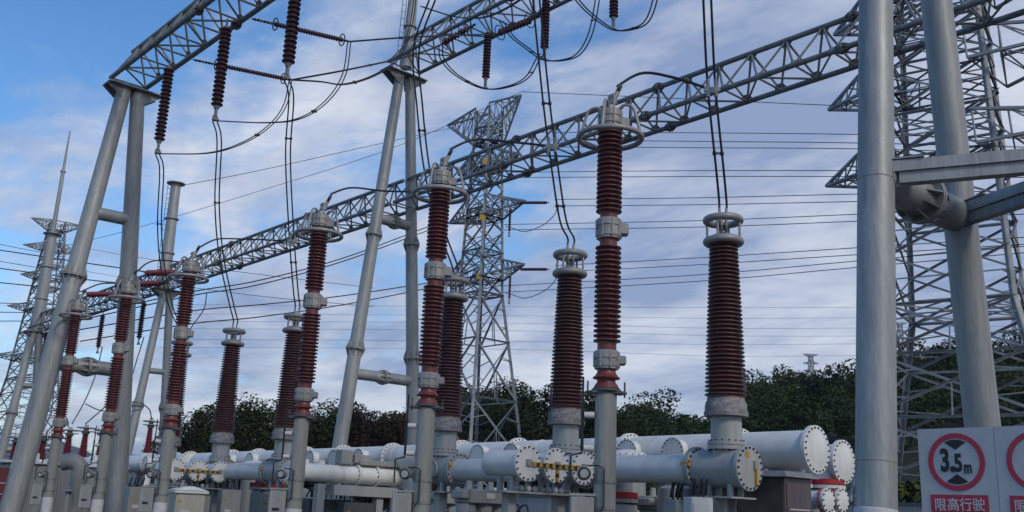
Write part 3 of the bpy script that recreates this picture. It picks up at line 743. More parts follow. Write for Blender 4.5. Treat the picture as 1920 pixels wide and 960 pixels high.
def triple(label, Y):
    """three parallel stub tanks with round end covers beside a bushing tank"""
    Z = 2.36; t = Thing('triple_tank', label, 'tank', (11.25, Y, Z), 'three-cover tank groups')
    tk = []
    for k in range(3):
        X = 10.66+.62*k; mb = MB(); mb.cyl((X, Y, Z), (X, Y+.85, Z+.01), .2, .2, 30); p_ = t.part('stub_tank', mb, WHITE); tk.append(X)
        cover(t, (X, Y-.02, Z), (0, -1, 0), .275, p_, .025, 16, 0, WHITE, 'round_cover', .015)
        mb = MB(); mb.box((X+.0, Y-.065, Z+.01), (.10, .04, .10)); t.part('link_block', mb, ALU, p_)
        mb = MB(); mb.cyl((X, Y+.3, Z-.2), (X, Y+.3, Z-.42), .05, .05, 10).cut(); mb.cyl((X, Y+.6, Z-.2), (X, Y+.6, Z-.42), .05, .05, 10); t.part('foot', mb, GREYP, p_)
    k1, k2 = MB(), MB(); x = tk[0]+.07; i = 0
    while x < tk[2]-.08:
        (k1 if i % 2 == 0 else k2).box((x+.035, Y-.07, Z-.01), (.068, .03, .075 if i % 2 == 0 else .05)); k1.cut() if i % 2 == 0 else None; x += .07; i += 1
    for i in range(4): (k2 if i % 2 else k1).box((tk[1], Y-.072, Z-.10-i*.06), (.05, .03, .058)); k1.cut() if i % 2 == 0 else None
    k2.box(((tk[0]+tk[2])/2, Y-.056, Z-.01), (tk[2]-tk[0]-.1, .006, .03)); k2.box((tk[1], Y-.056, Z-.17), (.03, .006, .26))
    t.part('yellow_link_bar', k1, YEL); t.part('black_link_bar', k2, BLACK)
    mb = MB(); mb.box((11.28, Y+.45, Z-.44), (1.75, .6, .03))
    for sx in (-.55, .55): mb.box((11.28+sx, Y+.45, .95), (.16, .16, 1.9))
    t.part('support', mb, GREYP)
    mb = MB()
    for i in range(9): mb.lathe([(-.05, .02), (-.03, .045), (0, .055), (.03, .045), (.05, .02)], (10.7+.15*i, Y+.3, Z-.375), (0, 0, 1), 10).cut()
    t.part('small_insulator', mb, LABELW)
    return t
t3 = triple('three white round end covers with yellow-black link bars, left of the tallest arrester pole', 11.45)
dup(t3, (11.7, 11.45+13.9, 2.36), 'three small white round end covers with link bars, above the beige cabinet')
def tee(label, Y, fl=True):
    Z = 2.385; t = Thing('tee_tank', label, 'tank', (BX, Y, Z), 'tee tanks under bushings')
    mb = MB(); mb.cyl((BX, Y-.45, Z), (BX, Y+.5, Z), .285, .285, 36); tk = t.part('tank_shell', mb, GREYP)
    mb = MB(); mb.cyl((BX, Y, Z), (BX, Y, Z+.30), .235, .235, 28); t.part('tee_neck', mb, GREYP, tk)
    flange(t, (BX, Y-.48, Z), (0, 1, 0), .33, tk, .045, 20, GREYP)
    mb = MB(); mb.cyl((BX, Y-2.6, Z), (BX, Y-.5, Z), .216, .216, 32); t.part('pipe_shell', mb, WHITE)
    cover(t, (BX-.3, Y+.02, Z), (-1, 0, 0), .2, tk, .03, 14, .01, GREYP, 'side_cover', .013)
    mb = MB(); mb.box((BX-.27, Y-.48, Z+.09), (.07, .16, .06)); t.part('yellow_strap', mb, YEL)
    mb = MB()
    for (dx, dy) in ((-.13, -.15), (.13, -.15), (-.13, .25), (.13, .25)): mb.cyl((BX+dx, Y+dy, Z-.42), (BX+dx, Y+dy, Z-.24), .05, .05, 12)
    mb.box((BX, Y+.05, Z-.435), (.62, .7, .025)); mb.box((BX, Y+.05, .97), (.2, .2, 1.94)); t.part('support', mb, GREYP)
    return t
t2 = tee('grey tee tank with yellow strap under the bushing beside the middle lattice tower', BY[2])
dup(t2, (BX, BY[1], 2.385), 'grey tee tank behind three round covers, under the lone bushing beside the tallest arrester')
dup(t2, (BX, BY[4], 2.385), 'grey tee tank under the far clear bushing, behind the small round covers')
dup(t2, (BX, BY[5], 2.385), 'grey tee tank under the bushing hidden behind the third arrester from the left')

# cross pipe leaving the far circuit towards the busbars
def cross_pipe(label, Y, X0, X1, Z=2.36):
    t = Thing('cross_pipe', label, 'pipe', (X0, Y, Z), 'cream cross pipes')
    mb = MB(); mb.cyl((X0, Y, Z), (X1, Y, Z), .215, .215, 32); sh = t.part('pipe_shell', mb, CREAM)
    L_ = X1-X0
    for k in (.62, .80): flange(t, (X0+L_*k, Y, Z), (1, 0, 0), .26, sh, .03, 14, CREAM, name='clamp_flange', br=.012)
    mb = MB(); mb.tube(smooth([(X1-.02, Y, Z), (X1+.2, Y, Z-.03), (X1+.36, Y, Z-.2), (X1+.38, Y, Z-.45)], 6), .215, 24); t.part('elbow', mb, CREAM, sh)
    mb = MB(); mb.cyl((X1+.38, Y, Z-.5), (X1+.38, Y, 0), .27, .27, 28); t.part('vertical_tank', mb, CREAM)
    mb = MB(); mb.lathe([(-.05, .30), (.05, .30)], (X1+.38, Y, Z-.55), (0, 0, 1), 28); t.part('red_band', mb, REDP)
    for k in (.16, .30):
        mb = MB(); mb.cyl((X0+L_*k, Y, Z+.2), (X0+L_*k, Y, Z+.30), .09, .075, 14); t.part('pressure_port', mb, CREAM)
    mb = MB(); mb.box((X0+L_*.5, Y, Z+.42), (.34, .3, .36), 0, .02).cut(); mb.box((X0+L_*.66, Y, Z+.40), (.5, .2, .22), 0, .02).cut(); mb.box((X0+L_*.83, Y, Z+.32), (1.3, .3, .14), 0, .02); t.part('drive_box', mb, BOXG)
    mb = MB(); mb.box((X0+L_*.7, Y, Z-.38), (1.9, .35, .25)); mb.box((X0+L_*.3, Y, (Z-.25)/2), (.2, .2, Z-.25)); mb.box((X0+L_*.85, Y, (Z-.5)/2), (.2, .2, Z-.5)); t.part('support', mb, GREYP)
    return t
cp = cross_pipe('cream cross pipe with two clamp flanges between two arrester poles', 21.35, 12.1, 15.25)

def mech(label, X, Y, z=1.86, w=.95, d=.5, h=.26, low=True):
    """spring drive housing on a stand with round bodies below"""
    t = Thing('drive_mechanism', label, 'drive mechanism', (X, Y, 0), 'switch drive mechanisms')
    mb = MB(); mb.box((X, Y, z), (w*1.0, d, h), 0, .025); mb.box((X, Y, z+.02), (w*1.28, d*.7, h*.55), 0, .02); t.part('housing', mb, BOXG)
    mb = MB()
    for k in range(4): mb.cyl((X-w*.4+w*.27*k, Y-d*.1, z+h/2), (X-w*.4+w*.27*k, Y-d*.1, z+h/2+.14), .06, .05, 12).cut()
    t.part('neck', mb, GREYP)
    mb = MB()
    for k in range(3): mb.cyl((X-w*.4+w*.4*k, Y, z-h/2), (X-w*.4+w*.4*k, Y, z-h/2-.42), .19, .17, 18).cut()
    t.part('lower_body', mb, GREYP)
    mb = MB()
    for k in range(10): mb.lathe([(0, .02), (.04, .035), (.08, .03), (.12, .036), (.2, .02)], (X-w*.5+w*.11*k, Y-d*.45, z-h/2-.62), (0, 0, 1), 8).cut()
    t.part('valve', mb, LABELW)
    mb = MB()
    for k in range(14):
        a = rnd.uniform(-.5, .5)*w; mb.tube(smooth([(X+a, Y-d*.3, z-h/2-.1), (X+a+rnd.uniform(-.1, .1), Y-d*.5, z-h/2-.45), (X+a*1.05, Y-d*.45, .9), (X+a, Y-d*.3, .1)], 4), .014, 5).cut()
    t.part('hose', mb, BLACK)
    mb = MB(); mb.box((X-w*.45, Y+.1, z/2-.3), (.14, .14, z-.6)); mb.box((X+w*.45, Y+.1, z/2-.3), (.14, .14, z-.6)); mb.box((X, Y+.1, z-h/2-.48), (w*1.3, .3, .05)); t.part('stand', mb, GALVD)
    mb = MB(); mb.box((X-.03, Y-d/2-.006, z+.02), (.2, .008, .1)); t.part('rating_plate', mb, LABELW)
    return t
md = mech('light grey drive housing on a stand below the pipe left of the three round covers', 11.9, 13.9)
for (X, Y, l) in ((11.75, 27.1, 'light grey drive housing behind the third arrester pole from the left'), (14.2, 11.6, 'light grey drive housing low behind the tallest arrester pole'), (14.1, 24.9, 'drive housing under the far pipe right of the far clear bushing'),
                  (14.3, 17.8, 'drive housing under the front busbar left of the middle tower arrester pole'), (13.6, 31.0, 'drive housing far left between two arrester poles')):
    dup(md, (X, Y, 0), l)

def vtank(label, X, Y, z1, r, material=GREYP, band=True, group='upright gas tanks', plate=False):
    t = Thing('upright_tank', label, 'tank', (X, Y, 0), group)
    mb = MB(); mb.lathe([(0, r), (z1-.1, r), (z1-.04, r*.94), (z1, r*.7)], (X, Y, 0), (0, 0, 1), 32); t.part('tank_shell', mb, material)
    if band:
        flange(t, (X, Y, z1+.02), (0, 0, 1), r*1.12, None, .03, 18, material)
        mb = MB(); mb.lathe([(-.05, r*1.1), (.05, r*1.1)], (X, Y, z1+.115), (0, 0, 1), 32); t.part('red_band', mb, REDP)
        mb = MB(); mb.lathe([(0, r*.8), (.25, r*.7)], (X, Y, z1+.16), (0, 0, 1), 28); t.part('neck', mb, material)
    if plate:
        mb = MB(); mb.box((X, Y-r-.004, z1-.55), (.26, .012, .17)); t.part('notice_plate', mb, LABELW)
    return t
vtank('grey upright tank with white notice plate under the pipe right of the tallest arrester pole', 13.6, 10.8, 2.15, .36, GREYP, False, plate=True)
vtank('grey upright tank with a red band right beside the tallest arrester pole', 13.2, 11.75, 1.86, .27, GREYP, True)
vtank('white upright tank with red band under the end of the front busbar', 15.75, 9.95, 2.25, .3, WHITE, True)
vtank('white upright tank with red band beside the thick front post, under the rear busbar end', 17.5, 10.35, 2.3, .34, WHITE, True)
vtank('grey upright tank with red band between the far clear bushing and its neighbour', 13.3, 24.4, 1.95, .42, GREYP, True)
vtank('pale upright tank behind the fourth arrester pole from the left', 13.3, 22.9, 2.0, .38, GREYP, False)
vtank('white upright tank low under the front busbar at the middle tower arrester', 14.4, 16.4, 1.7, .32, WHITE, True)
for (px, l) in ((1545, 'small white stub valve with red clamp right of the brown cabinet, nearer one'), (1572, 'small white stub valve with red clamp touching the white upright tank')):
    p = at(px, 938, X=15.3 if px == 1545 else 15.8); t = Thing('stub_valve', l, 'valve', p, 'stub valves right of the brown cabinet')
    mb = MB(); mb.cyl(p-V((.0, .05, 0)), p+V((.0, .6, 0)), .15, .15, 24); t.part('valve_body', mb, WHITE)
    cover(t, p-V((0, .06, 0)), (0, -1, 0), .2, None, .025, 12, .02, WHITE, 'valve_cover', .014)
    mb = MB(); mb.torus(p-V((0, .0, 0)), .2, .012, (0, 1, 0), 28, 8); t.part('red_clamp', mb, REDP)
    mb = MB(); mb.cyl(p+V((0, .3, -.12)), V((p.x, p.y+.3, 0)), .06, .06, 12); t.part('support', mb, GREYP)
for (px, py, X, l, s) in ((650, 862, 14.2, 'x', 0), ):
    pass
# dome caps on top of circuit breakers
for (px, py, X, l) in ((1178, 845, 14.6, 'flat white dome lid behind the tallest arrester pole'), (478, 865, 14.2, 'flat white dome lid behind the far clear bushing')):
    p = at(px, py, X=X); t = Thing('breaker_tank', l, 'breaker', (p.x, p.y, 0), 'domed breaker tanks')
    mb = MB(); mb.lathe([(0, .34), (p.z-.16, .34)], (p.x, p.y, 0), (0, 0, 1), 32); t.part('tank_shell', mb, GREYP)
    mb = MB(); mb.lathe([(p.z-.17, .42), (p.z-.10, .42), (p.z-.08, .38), (p.z-.02, .28), (p.z+.02, .1)], (p.x, p.y, 0), (0, 0, 1), 36); d_ = t.part('dome_lid', mb, WHITE)
    mb = MB(); boltring(mb, (p.x, p.y, p.z-.12), (0, 0, 1), .395, .045, 20, .014); t.part('bolt_ring', mb, BOLT, d_)

# cabinets
def cabinet(name, label, X, Y, w, d, h, rz, body, roof=True, door=True, group=None, z0=.1, roofm=None, parts=()):
    t = Thing(name, label, 'cabinet', (X, Y, 0), group)
    mb = MB(); mb.box((X, Y, (h+z0)/2), (w, d, h-z0), rz, .012); bd = t.part('body', mb, body)
    ca, sa = math.cos(rz), math.sin(rz)
    def T(a, b, z): return V((X+a*ca-b*sa, Y+a*sa+b*ca, z))
    if roof:
        mb = MB(); e = .06; k = h+.008
        mb.hexa([T(-w/2-e, -d/2-e, k), T(w/2+e, -d/2-e, k), T(w/2+e, d/2+e, k), T(-w/2-e, d/2+e, k), T(-w*.1, -d*.42, k+.10), T(w*.1, -d*.42, k+.10), T(w*.1, d*.42, k+.10), T(-w*.1, d*.42, k+.10)])
        mb.box(T(0, 0, h-.03), (w+2*e, d+2*e, .06), rz); t.part('roof', mb, roofm or body)
    if door:
        mb = MB(); mb.box(T(0, -d/2-.008, (h+z0)/2), (w*.86, .014, (h-z0)*.9), rz); dr = t.part('door', mb, body)
        mb = MB(); mb.box(T(w*.32, -d/2-.022, (h+z0)*.55), (.03, .02, .14), rz); t.part('handle', mb, BLACK, dr)
        mb = MB(); mb.box(T(-w*.15, -d/2-.018, (h+z0)*.68), (w*.3, .006, .1), rz); t.part('rating_plate', mb, LABELW, dr)
    mb = MB(); mb.box(T(0, 0, z0/2), (w*.95, d*.95, z0), rz); t.part('plinth', mb, DGREY)
    for k in (-.3, .05, .3):
        mb = MB(); mb.tube(smooth([T(w*k, d*.1, h-.02), T(w*k, d*.1, h+.12), T(w*k+.1, d*.45, h+.26), T(w*k+.16, d*.9, h+.22), T(w*k+.18, d*1.2, h+.05)], 5), .018, 6); t.part('conduit', mb, BLACK)
    mb = MB(); mb.box(T(-w*.36, -d/2-.018, h*.86), (w*.12, .006, .05), rz); t.part('warning_label', mb, YEL)
    return t
p = at(350, 940, X=11.0)
cabinet('control_cabinet', 'beige control cabinet with sloped cap right of the third arrester pole', p.x, p.y, .72, .62, 1.82, -.15, BEIGE, roofm=CREAM)
t = Thing('control_cabinet', 'large brownish stainless cabinet with overhanging roof beside the nearest bushing tank', 'cabinet', (13.8, 9.4, 0))
cx_, cy_, wx, wy, hc = 13.76, 9.45, .74, 1.7, 2.3
mb = MB(); mb.box((cx_, cy_, hc/2+.05), (wx, wy, hc-.1), 0, .012); t.part('body', mb, STEELB)
mb = MB(); e = .1; hx_, hy_ = wx/2+e, wy/2+e
mb.hexa([(cx_-hx_, cy_-hy_, hc), (cx_+hx_, cy_-hy_, hc), (cx_+hx_, cy_+hy_, hc), (cx_-hx_, cy_+hy_, hc), (cx_-hx_+.1, cy_-hy_+.1, hc+.09), (cx_+hx_-.1, cy_-hy_+.1, hc+.09), (cx_+hx_-.1, cy_+hy_-.1, hc+.09), (cx_-hx_+.1, cy_+hy_-.1, hc+.09)]); t.part('roof', mb, GALVD)
mb = MB(); mb.box((cx_, cy_, .05), (wx*.96, wy*.96, .1)); t.part('plinth', mb, DGREY)
mb = MB(); mb.box((cx_, cy_-wy/2-.008, hc/2+.05), (wx*.9, .014, hc*.88)); dr = t.part('door', mb, STEELB); mb = MB(); mb.box((cx_, cy_-wy/2-.02, 1.82), (wx*.75, .012, .015)); t.part('handle', mb, LABELW, dr)
for sy in (-.42, .42):
    mb = MB(); mb.box((cx_-wx/2-.008, cy_+sy, hc/2+.05), (.014, .8, hc*.88)); t.part('door', mb, STEELB)
p = at(1309, 950, X=12.0)
cabinet('mechanism_box', 'white mechanism box with small dark window under the nearest bushing pipe', p.x, p.y, .34, .3, 1.93, -.5, WHITE, roof=False)
p = at(1272, 952, X=12.6)
cabinet('mechanism_box', 'dark grey box left of the small white windowed box', p.x, p.y, .28, .3, 1.9, -.3, GREYP, roof=False)
p = at(430, 935, X=12.2); cabinet('mechanism_box', 'pale grey mechanism box below the small round covers', p.x, p.y, .5, .4, 1.9, -.2, BOXG, roof=False)
for (px, py, X, w_, h_, l, M_) in ((610, 935, 13.6, 1.2, 1.75, 'dark cabinet added as shade behind the low rail under the cream cross pipe', DGREY), (665, 940, 14.2, .9, 1.7, 'dark cabinet added as shade under the clamp flanges of the cream cross pipe', DGREY), (255, 930, 11.6, .6, 1.9, 'pale box with side pipes left of the third arrester pole', BOXG),
                             (280, 915, 13.8, 1.6, 2.0, 'dark cabinet added as shade left of the third arrester pole', DGREY), (1110, 948, 13.4, .8, 1.75, 'grey cabinet low behind the tallest arrester pole', GREYP), (780, 942, 15.0, 1.2, 1.8, 'grey cabinet low behind the middle tower arrester pole', GREYP),
                             (505, 935, 13.2, .7, 1.85, 'grey cabinet left of the fourth arrester pole', GREYP), (975, 950, 13.3, .9, 1.5, 'low dark cabinet added as shade behind the three round covers', DGREY), (1175, 958, 15.0, 1.2, 1.6, 'dark grey low cabinet added as shade right of the tallest arrester', DGREY),
                             (210, 930, 14.0, 1.0, 2.1, 'dark cabinet added as shade behind the right leg of the far left A-frame', DGREY)):
    p = at(px, py, X=X); cabinet('switch_cabinet', l, p.x, p.y, w_, .5, h_, 0, M_, roof=False)  # the dark grey ones are added to deepen the shaded gaps under the pipework
# low rail in front of the cross pipe cabinets
t = Thing('pipe_rail', 'thin white bent pipe rail in front of the dark cabinets under the cream pipe', 'rail', at(640, 945, X=13.0))
mb = MB(); a, b_ = at(575, 945, X=13.05), at(665, 945, X=14.4); z = 1.75
mb.tube([V((a.x, a.y, z)), V((b_.x, a.y-.1, z)), V((b_.x+.03, a.y-.1, z-.06)), V((b_.x+.03, a.y-.1, .1))], .03, 8); mb.tube([V((a.x+.6, a.y-.04, z)), V((a.x+.6, a.y-.04, .1))], .025, 8); t.part('rail', mb, CREAM)

# far left: large grey tank walls, hood, red box, distant small bushings
p0_ = at(120, 930, X=12.6)
t = Thing('transformer_tank', 'large pale grey tank wall behind the two leftmost arrester poles', 'transformer', (p0_.x, p0_.y, 0))
mb = MB(); mb.box((p0_.x, p0_.y+.9, 1.3), (3.8, 1.8, 2.6), 0, .03); t.part('tank', mb, BOXG)
mb = MB(); mb.box((p0_.x, p0_.y+.9, 2.66), (4.4, 2.0, .1), 0, .02); t.part('cover', mb, WHITE)
mb = MB()
for k in range(8): mb.box((p0_.x-1.7+.48*k, p0_.y-.03, 1.3), (.05, .07, 2.4))
t.part('rib', mb, BOXG)
for k in range(3):
    mb = MB(); mb.box((p0_.x-1.2+1.2*k, p0_.y+.5, 2.86), (.5, .5, .3), 0, .03); t.part('housing', mb, WHITE)
p = at(135, 868, X=11.2)
t = Thing('vent_hood', 'tapering grey curved duct hood between the two leftmost arrester poles', 'duct', p)
mb = MB(); o_ = p; mb.tube(smooth([o_+R0*-.30, o_+R0*.0+V((0, 0, .05)), o_+R0*.28+V((0, 0, -.12)), o_+R0*.32+V((0, 0, -.45))], 6), .26, 22)
mb.lathe([(0, .27), (-.1, .27), (-.75, .12), (-1.0, .1)], o_+R0*.30+V((0, 0, -.35)), (0, 0, 1), 22); t.part('duct', mb, BOXG)
mb = MB(); mb.cyl(o_+R0*.02+V((0, 0, -.85)), o_+R0*.02+V((0, 0, -p.z)), .09, .09, 12); mb.cyl(o_+R0*.02+V((0, 0, -.6)), o_+R0*.3+V((0, 0, -1.1)), .06, .06, 10); mb.cyl(o_+R0*.02+V((0, 0, -.88)), o_+R0*.02+V((0, 0, -.84)), .22, .22, 16); t.part('post', mb, GREYP)
p = at(8, 930, X=8.6); t = Thing('fire_box', 'dark red steel box at the bottom left corner behind the leaning leg', 'cabinet', (p.x, p.y, 0))
mb = MB(); mb.box((p.x-.6, p.y+.6, 1.15), (1.7, .8, 2.26), -.3, .02); t.part('body', mb, DRED)
mb = MB()
for z in (1.55, 1.85): mb.box((p.x-.6-.12, p.y+.6-.41, z), (1.5, .02, .02), -.3).cut()
t.part('trim', mb, LABELW)
def far_bushing(px, base_y, top_y, d, label, M_=REDSIL, ball=False):
    a, b_ = at(px, base_y, d=d), at(px+ (6 if px > 60 else 4), top_y, d=d); b_ = V((a.x, a.y, b_.z)); h = b_.z-a.z
    t = Thing('transformer_bushing', label, 'bushing', a, 'small red bushings beyond the left arresters')
    mb = MB(); mb.lathe(sheds(0, h*.72, 16, .16, .21, .10, .145), a, n=16); t.part('insulator', mb, M_, ang=70)
    mb = MB(); mb.lathe([(h*.72, .18), (h*.78, .18), (h*.78+.01, .4), (h*.8, .4), (h*.81, .12), (h*.88, .12), (h*.885, .42), (h*.91, .42), (h*.915, .1), (h, .08)], a, n=18); t.part('terminal_cap', mb, RINGM)
    mb = MB(); mb.lathe([(-a.z, .34), (-.1, .34), (-.05, .26), (0, .24)], a, n=18); t.part('turret', mb, WHITE)
    return t
for (px, by, ty, d, l) in ((24, 866, 815, 46, 'small red bushing left of the leaning leg near the left edge'), (76, 862, 812, 46, 'small red bushing between the leaning leg and the leftmost arrester pole'), (124, 858, 800, 46, 'small red bushing just right of the leftmost arrester pole'),
                         (154, 858, 795, 46, 'small red bushing standing clear between the two leftmost arrester poles'), (186, 858, 800, 46, 'small red bushing hidden left of the second arrester pole'), (276, 850, 782, 52, 'small red bushing seen against the sky left of the third arrester pole')):
    far_bushing(px, by, ty, d, l)

# ------------------------------------------------------------------ insulator strings
def vstring(label, top, length, r=.16, material=MAROON, n=None, group='hanging insulator strings'):
    top = V(top); n = n or int(length/(.8*r)); t = Thing('insulator_string', label, 'insulator string', top, group)
    mb = MB(); mb.lathe(sheds(-length-.25, -.25, n, r*.62, r), top, n=20); t.part('insulator', mb, material, ang=70)
    mb = MB(); mb.tube([top+V((0, 0, .05)), top+V((0, 0, -.25))], .03, 6); mb.cyl(top+V((0, 0, -.26)), top+V((0, 0, -.2)), r*.6, r*.5, 10).cut()
    e = top+V((0, 0, -length-.25)); mb.cyl(e, e+V((0, 0, -.08)), r*.6, r*.4, 10); mb.box(e+V((0, 0, -.18)), (.05, .12, .22)); mb.box(e+V((0, 0, -.34)), (.16, .06, .12), .4); mb.cyl(e+V((-.08, 0, -.40)), e+V((.1, 0, -.36)), .035, .035, 8); t.part('fitting', mb, ALU)
    return e+V((0, 0, -.42))
def strain(label, a, b, r=.075, material=MAROON, ring=.17, group='strain insulator strings', lead=.35):
    a, b = V(a), V(b); d = (b-a); L_ = d.length; ax = d.normalized(); t = Thing('strain_string', label, 'strain string', a, group)
    l1 = L_*.22; l2 = L_*.93
    mb = MB(); mb.lathe(sheds(l1, l2, max(8, int((l2-l1)/max(.075, r*1.05))), r*.6, r), a, ax, 16); t.part('insulator', mb, material, ang=70)
    mb = MB(); mb.tube([a, a+ax*l1], .022, 6); k = 0
    for i in range(6): mb.box(a+ax*(l1*(.15+.14*i)), (.06, .06, .06), .6*i)
    mb.cut()
    mb.tube([a+ax*l2, b], .03, 6); t.part('fitting', mb, BOLT)
    if ring:
        for l in (l1+.03, l2-.03):
            mb = MB(); mb.torus(a+ax*l, ring, .018, ax, 28, 6); t.part('corona_ring', mb, CABLE)
    return t
XS = 10.52
ends = []
for (Y, l) in ((28.0, 'dark maroon hanging string under the near beam, nearest its capped A-frame'), (24.2, 'dark maroon hanging string under the near beam, middle one of the three at top left'), (20.35, 'dark maroon hanging string cut by the top edge, third from the capped A-frame')):
    ends.append(vstring(l, (XS, Y, 14.62), 2.35))
for (Y, l) in ((14.5, 'maroon hanging string above the frame over the bushing beside the middle tower'), (11.67, 'maroon hanging string above the frame over the lone bushing'), (7.9, 'maroon hanging string above the frame over the nearest bushing')):
    ends.append(vstring(l, (XS, Y, 14.62), 2.35))
# upper beam
ue = []
for (px, py, py2, l) in ((915, 62, 145, 'maroon string hanging from the upper beam, whole in view'), (1024, 0, 90, 'maroon string hanging from the upper beam beside the twin drop wires'), (1152, -70, 33, 'maroon string tip hanging at the top edge right of the twin drop wires')):
    a = at(px, py, X=21.3); b_ = at(px-1, py2, X=21.3); ue.append(vstring(l, a+V((0, 0, .25)), (a-b_).length, .15))
for (px, py, py2, X, d, l) in ((270, 566, 628, 21.95, 0, 'red string hanging under the long beam just left of the third arrester'), (193, 590, 645, 21.95, 0, 'red string hanging under the long beam between the two leftmost arresters'), (88, 622, 674, 21.95, 0, 'red string hanging under the long beam at the left edge')):
    a = at(px, py, X=X); b_ = at(px-2, py2, X=X); vstring(l, a+V((0, 0, .2)), (a-b_).length, .17, MAROON)
# strain strings leaving the near beam
s1a, s1b = at(362, 112, X=10.82), at(545, 150, Y=at(362, 112, X=10.82).y-.2)
s2a, s2b = at(472, 35, X=10.82), at(655, 78, Y=at(472, 35, X=10.82).y-.2)
strain('maroon strain string with two rings, lower one at top left', s1a, s1b); strain('maroon strain string with two rings, upper one at top left', s2a, s2b)
q1a, q1b = at(892, 45, X=20.1), at(826, 84, X=19.6); q2a, q2b = at(1012, 31, X=21.5), at(930, 64, X=19.9)
strain('maroon strain string along the upper beam, lower left one', q1a, q1b, .13, MAROON, .26); strain('maroon strain string along the upper beam, right one with a ring', q2a, q2b, .13, MAROON, .26)
for (x0, y0, x1, y1, l) in ((345, 511, 270, 512, 'bright red strain string crossing the far mast foot, upper'), (318, 530, 240, 534, 'bright red strain string level with the second arrester ring, lower right'), (238, 551, 160, 552, 'bright red strain string left of the second arrester ring'),):
    a, b_ = at(x0, y0, X=21.0), at(x1, y1, X=20.0); strain(l, a, b_, .17, REDSIL, 0)

# ------------------------------------------------------------------ conductors
WR = .017
def wires(label, pts, sep=None, r=WR, material=CABLE, spacers=(), sagged=None, cat='wire', group=None, k=8, name='conductor'):
    """pts: 3D points; sep: offset between the two wires of a twin"""
    pts = [V(p) for p in pts]; path = smooth(pts, k)
    if sep is None:
        mb = MB(); mb.tube(path, r, 6); return solo(name, mb, material, label, cat, group, pts[0])
    t = Thing(name, label, cat, pts[0], group); sep = V(sep)
    for s in (-.5, .5):
        mb = MB(); mb.tube([p+sep*s for p in path], r, 6); t.part('wire', mb, material)
    for u in spacers:
        p = path[int(u*(len(path)-1))]; mb = MB(); mb.bar(p-sep*.58, p+sep*.58, .022, .03); mb.box(p-sep*.5, (.046, .046, .06)); mb.box(p+sep*.5, (.046, .046, .06)); t.part('spacer', mb, BOLT)
    return t
SP = R0*.12
def dropw(label, pts, bi, sp=(.5,)):
    e = V((BX, BY[bi], 6.5)); return wires(label, pts+[e+V((0, 0, .15)), e], SP, .019, CABLE, sp, group='twin drop wires to the bushings')
dropw('twin black drop wires at far left falling to the hidden bushing', [ends[0], at(303, 320, X=10.75), at(299, 420, X=11.2), at(305, 500, X=11.7), at(322, 580, X=12.3)], 5, (.35,))
dropw('twin black drop wires falling to the clear bushing above the beige cabinet', [ends[1], at(411, 265, X=10.75), at(407, 380, X=11.2), at(415, 480, X=11.7), at(434, 570, X=12.4)], 4, (.35,))
dropw('twin black drop wires falling to the bushing left of the two-level A-frame', [ends[2], at(546, 185, X=10.75), at(540, 290, X=11.2), at(546, 430, X=11.8), at(554, 540, X=12.4)], 3, (.3, .6))
dropw('twin black drop wires passing the two-level A-frame to the bushing beside the middle tower', [ends[3], at(781, 90, X=10.9), at(787, 200, X=11.3), at(801, 320, X=11.7), at(828, 430, X=12.2)], 2, (.4,))
dropw('twin black drop wires crossing the long beam to the lone bushing', [ends[4], at(1020, 150, X=11.3), at(1037, 290, X=11.8), at(1055, 410, X=12.3)], 1, (.25, .55))
dropw('twin black drop wires crossing the long beam to the nearest bushing', [ends[5], at(1326, 0, X=11.1), at(1334, 160, X=11.7), at(1350, 320, X=12.35)], 0, (.55,))
# leads from arresters to the drop wires
LP = [([(1160, 160), (1205, 137), (1265, 146)], (1333, 168), 11.4), ([(848, 278), (890, 262), (955, 266)], (1033, 274), 11.6), ([(625, 362), (660, 352), (720, 358)], (792, 360), 11.8),
      ([(372, 465), (405, 449), (450, 448)], (548, 452), 11.8), ([(254, 512), (275, 494), (300, 488)], (345, 492), 11.7), ([(156, 545), (185, 533), (212, 531)], (240, 533), 11.2)]
LN = ['arched black lead from the tallest arrester to the twin wires right of it', 'arched black lead from the arrester beside the middle tower', 'arched black lead from the arrester left of the two-level A-frame', 'arched black lead from the third arrester from the left', 'arched black lead from the second arrester from the left', 'arched black lead from the smallest arrester at far left']
for (pp, e, Xe), Y, l in zip(LP, AY, LN):
    s_ = V((9.46+.15, Y-.05, 7.5)); n = len(pp)+1
    wires(l, [s_-V((.05, -.03, .12)), s_]+[at(x, y, X=9.65+(Xe-9.65)*(i+1)/n) for i, (x, y) in enumerate(pp)]+[at(*e, X=Xe)], None, .022, CABLE, group='arched arrester leads')
# clamps where the leads meet the drop wires
for (e, Xe, l) in (((1335, 168), 11.4, 'cluster clamp on the drop wires right of the tallest arrester'), ((1035, 274), 11.6, 'cluster clamp on the drop wires left of the tallest arrester'), ((548, 452), 11.8, 'cluster clamp on the drop wires before the far beam')):
    p = at(*e, X=Xe); mb = MB(); mb.bar(p-R0*.12, p+R0*.12, .05, .07)
    for s in (-.06, .06): mb.cyl(p+R0*s+V((0, 0, -.12)), p+R0*s+V((0, 0, .17)), .03, .026, 8)
    mb.box(p+V((0, 0, -.03)), (.1, .1, .09), .3); solo('wire_clamp', mb, ALU, l, 'clamp', 'clamps on drop wires')

